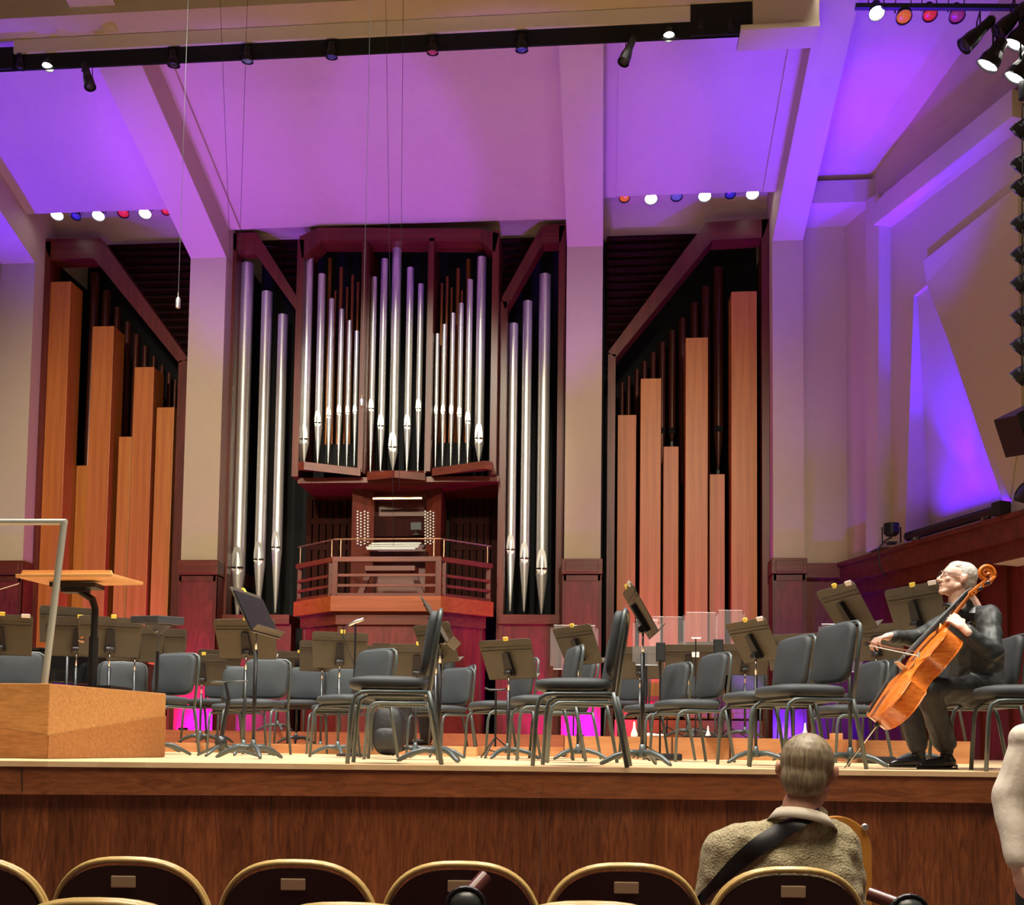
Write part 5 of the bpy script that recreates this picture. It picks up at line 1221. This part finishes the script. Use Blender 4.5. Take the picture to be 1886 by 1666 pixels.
m = MB(); m.prism([K(.475, -.03, .062), K(.475, .03, .062), K(1.035, .016, .020), K(1.035, -.016, .020)], nrm * .012); m.build('fingerboard', EBON, cl, world=True)
m = MB(); m.tube([K(.74, 0, -.01), K(.80, 0, .004), K(1.03, 0, .004), K(1.05, 0, .0)], [.028, .018, .015, .017], 10); m.prism([K(.70, -.02, .01), K(.70, .02, .01), K(.76, .022, .045), K(.76, -.022, .045)], -a_ * .0 - nrm * .03); m.build('neck', VARN, cl, world=True, smooth='all')
m = MB().prism([K(.01, -.017, .035), K(.01, .017, .035), K(.235, .03, .062), K(.235, -.03, .062)], nrm * .010); m.build('tailpiece', EBON, cl, world=True)
m = MB()
for k in range(4):
    x = (k - 1.5)
    m.tube([K(.225, x * .012, .072), K(.386, x * .017, .101 - abs(x) * .003), K(1.035, x * .007, .036), K(1.08, x * .005, .02)], .0009, 4)
m.build('strings', TUBE, cl, world=True)
m = MB(); m.prism([K(1.035, -.020, .018), K(1.035, .020, .018), K(1.175, .014, -.012), K(1.175, -.014, -.012)], nrm * -.034); m.build('pegbox', VARN, cl, world=True, bevel=.003)
m = MB(); sp = []; rr = []
for k in range(44):
    u = k / 43; an = -1.2 + u * 2 * PI * 1.9; rad = .047 * (1 - u) ** .8 + .008
    sp.append(K(1.185, 0, -.005) + (a_ * math.cos(an) * rad + nrm * math.sin(an) * rad) * CS + (a_ * .028 + nrm * .006)); rr.append(.014 - .006 * u)
m.tube(sp, rr, 8); m.tube([K(1.15, 0, -.03), K(1.19, 0, -.048), sp[0]], [.018, .017, .014], 8)
m.tube([sp[-1] - sde * .026, sp[-1] + sde * .026], .012, 8); m.build('scroll', VARN, cl, world=True, smooth='all')
m = MB()
for k in range(4):
    s = 1 if k % 2 else -1; c_ = K(1.06 + .03 * k, 0, -.006 - .007 * k); m.tube([c_ - sde * s * .02, c_ + sde * s * .04], .005, 6); m.ell(c_ + sde * s * .055, (.013, .013, .013))
m.build('peg', EBON, cl, world=True, smooth='all')
ept = h(1556, 1399, 6.3); ept.z = STZ
MB().tube([K(.01, 0, -.055), ept], .005, 8).build('endpin', CHROME, cl, world=True); MB().lathe([(.014, 0), (.018, .03), (.012, .035)], K(-.03, 0, -.055), 10, a_.to_track_quat('Z', 'Y').to_matrix()).build('endpin_collar', EBON, cl, world=True)
# bow
b0, b1 = h(1594, 1184, 6.70), h(1692, 1205, 6.03)
bw = thing('cello_bow', b0, 'cello bow in the man\'s right hand drawn across the strings', 'bow')
bx = (b1 - b0).normalized(); bz = Vector((0, 0, 1)); bz = (bz - bx * bz.dot(bx)).normalized()
MB().tube([b0 + bz * .012, b0.lerp(b1, .5) + bz * .004, b1 + bz * .014], [.0045, .004, .003], 8).build('stick', plain('bow_wood', (.28, .10, .05), .3), bw, world=True)
MB().tube([b0 + bx * .03 - bz * .010, b1 - bz * .008], .0035, 5).build('hair', IVORY, bw, world=True)
MB().box(b0 + bx * .03 - bz * .0, (.05, .012, .026), Matrix((bx, bz.cross(bx), bz)).transposed()).build('frog', EBON, bw, world=True); MB().box(b1, (.012, .010, .03), Matrix((bx, bz.cross(bx), bz)).transposed()).build('tip', IVORY, bw, world=True)
# ---- musician half hidden among the stands
mp = floor_at(812, 11.1, STZ + .095)
mu = thing('person', mp, 'musician in dark suit sitting mostly hidden behind the left front chair', 'person')
P_, k1, k2, f1, f2 = h(820, 1283, 11.15), h(748, 1290, 10.95), h(776, 1292, 11.25), floor_at(750, 10.95, STZ + .10), floor_at(786, 11.25, STZ + .10)
ch2, hd = h(812, 1215, 11.15), h(800, 1166, 11.1); s1, s2 = h(806, 1208, 10.95), h(820, 1208, 11.32)
e1, w1 = h(800, 1250, 10.9), h(770, 1262, 10.95); e2, w2 = h(818, 1250, 11.35), h(785, 1262, 11.25)
blob('body', head_parts(hd, Matrix.Rotation(R(-75), 3, 'Z')) + [('c', hd - Vector((0, 0, .15)), ch2, .06, .1), ('c', ch2, P_, .11, .12), ('c', P_, k1, .07, .05), ('c', k1, f1 + Vector((0, 0, .08)), .05, .035), ('c', P_, k2, .07, .05), ('c', k2, f2 + Vector((0, 0, .08)), .05, .035), ('c', s1, e1, .045, .04), ('c', e1, w1, .04, .025), ('c', s2, e2, .045, .04), ('c', e2, w2, .04, .025), ('c', s1, s2, .05, .05)]
     + hand_parts(w1, w1 + Vector((-.1, 0, -.02)), (0, 0, -1), .5) + hand_parts(w2, w2 + Vector((-.1, 0, -.02)), (0, 0, -1), .5), SKIN, mu, .007, 3)
blob('jacket', [('c', ch2 + Vector((0, 0, .03)), P_, .14, .15), ('c', s1, s2, .07, .07), ('c', s1, e1, .07, .058), ('c', e1, e1.lerp(w1, .9), .055, .04), ('c', s2, e2, .07, .058), ('c', e2, e2.lerp(w2, .9), .055, .04)], SUIT, mu, .012, 3, .02)
blob('trousers', [('c', P_, k1, .10, .08), ('c', k1, f1 + Vector((0, 0, .10)), .08, .075), ('c', P_, k2, .10, .08), ('c', k2, f2 + Vector((0, 0, .10)), .08, .075)], TROU, mu, .012, 3, .015)
blob('hair', [('e', hd + Vector((.02, 0, .04)), (.088, .076, .084))], plain('brown_hair', (.06, .035, .02), .7), mu, .01, 2)
for f_, t_ in ((f1, -1), (f2, -1)): shoe(mu, f_ + Vector((.05, 0, 0)), f_ + Vector((-.2, -.06, 0)))
o = copy_tree(proto); o.location = floor_at(822, 11.2, STZ + .095); o.rotation_euler = (0, 0, R(-70)); o['label'] = 'grey padded chair under the half hidden seated musician'
# ---- audience member seen from behind
KNIT = plain('olive_knit', (.36, .31, .19), .95, noise=.30, nscale=110, bump=1.0, bscale=150)
HAIRG = wood('grey_brown_hair', (.10, .075, .045, 1), (.34, .27, .17, 1), 'Z', .5, 90, 9)
q = floor_at(1445, 3.6, 0)
au = thing('person', q, 'man seen from behind in olive knit sweater with black strap seated before the stage', 'person')
g = lambda px, py, D=3.55: atD(px, py, D)
va2 = math.atan2(q.x, q.y)
M2 = Matrix.Rotation(PI - va2 - R(10), 3, 'Z') @ Matrix.Rotation(R(8), 3, 'X') @ Matrix.Rotation(R(-4), 3, 'Y')
H2 = g(1487, 1424, 3.58)
T2 = lambda x, y, z: H2 + M2 @ (Vector((x, y, z)) * 1.13)
pl, c2_ = g(1440, 1735, 3.55), g(1440, 1590, 3.56)
blob('body', head_parts(H2, M2, 1.13) + [('c', g(1475, 1480), g(1465, 1550), .062, .06), ('c', g(1460, 1570, 3.6), c2_, .08, .09), ('c', c2_, pl, .09, .12), ('c', g(1350, 1580, 3.6), g(1535, 1585, 3.6), .045, .045),
     ('c', g(1345, 1590), g(1318, 1690), .045, .04), ('c', g(1318, 1690), g(1330, 1760, 3.85), .04, .03), ('c', g(1545, 1590), g(1560, 1690), .04, .04), ('c', g(1560, 1690), g(1545, 1770, 3.85), .045, .03),
     ('c', pl + Vector((-.1, 0, 0)), pl + Vector((-.12, .42, .0)), .07, .06), ('c', pl + Vector((-.12, .42, 0)), pl + Vector((-.12, .45, -.40)), .05, .04), ('c', pl + Vector((.1, 0, 0)), pl + Vector((.12, .42, .0)), .07, .06), ('c', pl + Vector((.12, .42, 0)), pl + Vector((.12, .45, -.40)), .05, .04)]
     + hand_parts(g(1330, 1760, 3.85), g(1345, 1770, 3.95), (0, 0, -1), .4) + hand_parts(g(1545, 1770, 3.85), g(1535, 1775, 3.95), (0, 0, -1), .4), SKINR, au, .006, 4)
blob('hair', [('e', T2(0, .026, .036), (.092, .108, .098), M2), ('e', T2(0, .060, -.020), (.079, .062, .075), M2), ('e', T2(0, -.01, .075), (.066, .08, .055), M2)], HAIRG, au, .005, 14)
sw = blob('sweater', [('c', T2(0, .045, -.185), g(1468, 1560), .078, .12), ('c', g(1478, 1508), g(1470, 1540), .088, .11), ('c', g(1470, 1530), g(1452, 1590), .105, .155), ('e', g(1442, 1640), (.265, .155, .25), Matrix.Rotation(-va2, 3, 'Z')), ('c', g(1362, 1562), g(1535, 1560), .098, .098), ('c', g(1345, 1570), g(1318, 1680), .098, .080), ('c', g(1318, 1680), g(1335, 1755, 3.8), .07, .045),
     ('c', g(1548, 1572), g(1560, 1690), .078, .068), ('c', g(1560, 1690), g(1545, 1765, 3.8), .066, .045), ('c', g(1442, 1700), pl, .22, .20)], KNIT, au, .008, 7, .026, .08)
blob('trousers', [('c', pl + Vector((-.1, 0, 0)), pl + Vector((-.12, .42, .0)), .10, .08), ('c', pl + Vector((-.12, .42, 0)), pl + Vector((-.12, .45, -.36)), .08, .07), ('c', pl + Vector((.1, 0, 0)), pl + Vector((.12, .42, .0)), .10, .08), ('c', pl + Vector((.12, .42, 0)), pl + Vector((.12, .45, -.36)), .08, .07)], TROU, au, .015, 3)
bv = BVHTree.FromPolygons([mw(au) @ v.co for v in sw.data.vertices], [tuple(p.vertices) for p in sw.data.polygons])
def surf(px, py, off=.004, tree=None):
    d = ray(px, py).normalized(); r_ = (tree or bv).ray_cast(C0, d)
    return (r_[0] - d * off) if r_[0] else g(px, py, 3.42)
m = MB(); L = []
for k in range(19):
    u = k / 18; x = 1512 - 232 * u; y = 1494 + 172 * u - 22 * math.sin(PI * u); hw = 8 + 9 * math.sin(PI * min(1, u * 1.1))
    dx, dy = .6, .8
    L.append([surf(x + hw * q_ * dx, y + hw * q_ * dy, .012) for q_ in (1, .5, 0, -.5, -1)])
vs = [v for p in L for v in p]; back_ = [v + ray(1440, 1580).normalized() * .02 for v in vs]; n = len(L)
F_ = []; W5 = 5; Q = n * W5
for i in range(n - 1):
    for j in range(4): k = i * W5 + j; F_ += [(k, k + 1, k + 1 + W5, k + W5), (k + Q, k + W5 + Q, k + 1 + W5 + Q, k + 1 + Q)]
    for j in (0, 4): k = i * W5 + j; F_.append((k, k + W5, k + W5 + Q, k + Q))
m._add(vs + back_, F_); m.build('shoulder_strap', BLACKM, au, world=True, smooth=True)
CLOTH = plain('shirt_collar', (.52, .47, .38), .8, noise=.08)
m = MB(); A = [T2(0, .035, -.125) + M2 @ Vector((.088 * math.cos(a), .082 * math.sin(a), .014 * math.sin(a))) for a in [R(-20) + R(220) * k / 16 for k in range(17)]]
B = [p + Vector((0, 0, -.042)) + (p - T2(0, .035, -.125)).normalized() * .030 for p in A]
n = len(A); off = [p + (p - T2(0, .035, -.125)).normalized() * -.01 for p in A]
m._add(A + B, [(i, i + 1, i + 1 + n, i + n) for i in range(n - 1)]); r_ = bmesh.ops.extrude_face_region(m.bm, geom=m.bm.faces[:]); bmesh.ops.translate(m.bm, verts=[v for v in r_['geom'] if isinstance(v, bmesh.types.BMVert)], vec=(0, .008, -.004))
m.build('collar', CLOTH, au, world=True, smooth='all')
# ---- standing person cut by the right edge
WSH = plain('white_shirt', (.62, .56, .48), .8, bump=.2, bscale=40)
q = floor_at(1960, 4.15, 0); stn = thing('person', q, 'person in white long sleeved shirt and black trousers standing at right edge', 'person')
e_ = lambda px, py, D=4.05: atD(px, py, D)
hd = e_(1960, 1262, 4.1)
hp = e_(1958, 1590, 4.15); kn_ = Vector((hp.x, hp.y, .48)); an = Vector((hp.x, hp.y + .02, .09)); dx = CM @ Vector((1, 0, 0))
shl, elb, wri = e_(1893, 1362), e_(1860, 1470), e_(1874, 1588, 3.95)
blob('body', head_parts(hd, Matrix.Rotation(R(150), 3, 'Z')) + [('c', hd + Vector((0, 0, -.12)), e_(1958, 1400), .06, .12), ('c', e_(1958, 1400), hp, .12, .12), ('c', shl, elb, .045, .04), ('c', elb, wri, .038, .028), ('c', shl, e_(2030, 1362), .05, .05), ('c', e_(2030, 1362), e_(2060, 1480), .045, .04), ('c', e_(2060, 1480), e_(2050, 1590), .038, .028)]
     + [('c', hp + dx * s * .09, kn_ + dx * s * .1, .08, .055) for s in (-1, 1)] + [('c', kn_ + dx * s * .1, an + dx * s * .1, .05, .04) for s in (-1, 1)] + hand_parts(wri, wri + Vector((.02, 0, -.1)), (.8, .4, 0), .3) + hand_parts(e_(2050, 1590), e_(2050, 1650), (-.8, 0, 0), .3), SKIN, stn, .008, 3)
blob('shirt', [('c', hd + Vector((0, 0, -.2)), e_(1958, 1400), .06, .16), ('c', e_(1958, 1400), hp + Vector((0, 0, .08)), .165, .15), ('c', shl, e_(2030, 1362), .07, .07), ('c', shl + dx * .02, elb, .076, .070), ('c', elb, elb.lerp(wri, .93), .070, .048), ('c', e_(2030, 1362), e_(2060, 1480), .07, .06), ('c', e_(2060, 1480), e_(2050, 1580), .06, .045)], WSH, stn, .008, 8, .022, .16)
blob('trousers', [('c', hp + Vector((0, 0, .04)), hp + Vector((0, 0, .02)), .16, .16)] + [('c', hp + dx * s * .09, kn_ + dx * s * .1, .10, .08) for s in (-1, 1)] + [('c', kn_ + dx * s * .1, an + dx * s * .1, .08, .075) for s in (-1, 1)], plain('black_trousers', (.01, .01, .011), .7), stn, .012, 3, .02)
blob('hair', [('e', hd + Vector((0, .0, .04)), (.08, .10, .085))], HAIRG, stn, .01, 2)
for s in (-1, 1): shoe(stn, an + dx * s * .1 + Vector((0, -.05, -.09)), an + dx * s * .1 + Vector((0, .2, -.09)))
# ------------------------------------------------------------------ auditorium seats
VELV = plain('maroon_back', (.022, .004, .005), .5, noise=.2, nscale=4)
RIMW = plain('seat_rim', (.52, .36, .13), .35, noise=.12, nscale=10, Coat_Weight=.4)
PLAT = plain('seat_plate', (.52, .38, .24), .5, metal=.2)
SEATF = plain('maroon_fabric', (.10, .015, .02), .9, bump=.3)
def make_seat():
    t = thing('theatre_seat', (0, 0, 0), 'x', 'theatre seat', 'theatre seats')
    W_, H_ = .245, .60                                # half width, height of back shell; top at z=0.86
    ol = []
    n = 26
    for i in range(n + 1):
        a = PI * i / n; x = W_ * math.copysign(abs(math.cos(a)) ** (2 / 2.7), math.cos(a)); z = .86 - .24 + .24 * max(0, math.sin(a)) ** (2 / 2.3)
        ol.append((x, z))
    shell = ol + [(-W_, .32), (W_, .32)]
    def cv(x): return .05 * (1 - (x / W_) ** 2)       # shell bulges away from the row behind
    m = MB(); N_ = len(shell)
    def P(x, z, y): return Vector((x, y + -cv(x) + (z - .6) * -.10, z))
    cols = 12
    for y0, nm, mt, k in ((0.0, 'back_shell', VELV, .97), (.03, 'back_cushion', SEATF, .93)):
        m = MB()
        A = [m.bm.verts.new(P(x * k, .32 + (z - .32) * (k if z > .33 else 1), y0)) for x, z in shell]; B = [m.bm.verts.new(P(x * k, .32 + (z - .32) * (k if z > .33 else 1), y0 + (.02 if k > .95 else .05))) for x, z in shell]
        c1 = m.bm.verts.new(P(0, .58, y0)); c2 = m.bm.verts.new(P(0, .58, y0 + (.02 if k > .95 else .06)))
        for i in range(N_):
            j = (i + 1) % N_; m.bm.faces.new((A[i], A[j], c1)); m.bm.faces.new((B[j], B[i], c2)); m.bm.faces.new((A[i], B[i], B[j], A[j]))
        m.build(nm, mt, t, smooth=True)
    m = MB(); r = .0085
    m.tube([P(x * 1.0, z, .006) for x, z in ([(W_, .32)] + ol + [(-W_, .32)])], r, 8); m.tube([P(x * 1.0, z, .024) for x, z in ([(W_, .32)] + ol + [(-W_, .32)])], .011, 8)
    m.build('wooden_rim', RIMW, t, smooth='all')
    m = MB(); p = P(0, .796, -.004); m.box(p, (.075, .006, .036), Euler((R(6), 0, 0))); m.build('number_plate', PLAT, t, bevel=.003)
    m = MB().cushion(.44, .42, .09, c=(0, .27, .40)); m.build('seat_cushion', SEATF, t, smooth='all')
    m = MB().tube([(0, .12, 0), (0, .12, .38)], .03, 8).box((0, .14, .01), (.2, .3, .02)).box((0, .14, .37), (.3, .2, .04)); m.build('pedestal', BLACKM, t)
    return t
pr = make_seat()
SL = [(-52, 3.20, 'cut by the left edge, second row'), (245, 3.20, 'second row, lower left, above a nearer seat rim'), (550, 3.20, 'second row, plate centred left of the black round object'), (850, 3.20, 'second row, partly covered by the black round object'), (1149, 3.20, 'second row, just left of the man in the sweater'), (1449, 3.20, 'the one the man in the sweater sits in')]
for i, (px, D, lb) in enumerate(SL):
    o = pr if i == 0 else copy_tree(pr); y_ = [1578, 1579, 1584, 1587, 1590, 1597][i]
    p = atD(px, y_, D); o.location = (p.x, p.y, p.z - .86); o.rotation_euler = (0, 0, YAW); o['label'] = 'maroon theatre seat, ' + lb
for px, y_, lb in ((196, 1654, 'nearest row, only its rim at the lower left'), (645, 1662, 'nearest row, only its rim at lower centre left'), (1085, 1660, 'nearest row, rim sliver right of the black round object')):
    o = copy_tree(pr); p = atD(px, y_, 2.24); o.location = (p.x, p.y, p.z - .86); o.rotation_euler = (0, 0, YAW); o['label'] = 'maroon theatre seat, ' + lb
# floor steps under the rows
def stepp(D0, D1, z):
    a, b = floor_at(-1200, D0, 0), floor_at(1640, D0, 0); c, d = floor_at(1640, D1, 0), floor_at(-1200, D1, 0)
    struct('floor_row_step', MB().prism([a, b, c, d], (0, 0, z)), MATS['auditorium_floor'])
# wooden end panel with a latch, behind the seated man
p = atD(1543, 1566, 3.86); rr = 63 * 3.86 / F
t = thing('end_panel', (p.x, p.y, 0), 'round topped honey wood panel with grey latch right of the seated man', 'panel', rz=YAW)
m = MB(); pts = [(rr * math.cos(a), p.z + rr * math.sin(a)) for a in [PI * k / 24 for k in range(25)]] + [(-rr, 0), (rr, 0)]
m.prism([(x, 0, z) for x, z in pts], (0, .03, 0)); m.build('panel', wood('honey_panel', sRGB(176, 116, 44), sRGB(198, 138, 60), 'Z', .4, 12), t, bevel=.004)
MB().lathe([(.013, 0), (.013, .01), (.010, .014), (0, .014)], (rr * .78, -.0, p.z + rr * .70), 14, Matrix.Rotation(PI / 2, 3, 'X')).build('latch', TINL, t)
# small black domed objects on dark red arms at the lower edge
for px, py, D, rz_, lb in ((858, 1664, 2.6, 0, 'black domed object with dark red tube at the bottom centre'), (1672, 1678, 2.9, 180, 'black domed object with dark red arm at the bottom right')):
    q_ = atD(px, py, D); t = thing('folding_armrest', (q_.x, q_.y, 0), lb, 'armrest', 'armrest ends', YAW)
    r_ = 34 * D / F
    MB().ell((0, 0, q_.z), (r_, r_ * .8, r_ * .85)).build('dome', plain('dome_dark', (.04, .045, .045), .3), t, smooth='all')
    MB().tube([(r_ * math.cos(a), -r_ * .3, q_.z + r_ * .9 * math.sin(a)) for a in [PI * 2 * k / 20 for k in range(21)]], .006, 6).build('ring', BLACKM, t)
    a0 = Vector((.0, .05, q_.z + .01)); a1 = Vector((.045, .10, q_.z + .055)) if rz_ == 0 else Vector((-.075, .10, q_.z + .035))
    MB().tube([a0, a1], .02, 12).build('arm', plain('dark_red_wood', (.10, .03, .028), .25), t, smooth=True)
    MB().tube([(0, 0, 0), (0, 0, q_.z - r_ * .3)], .018, 8).build('post', BLACKM, t)
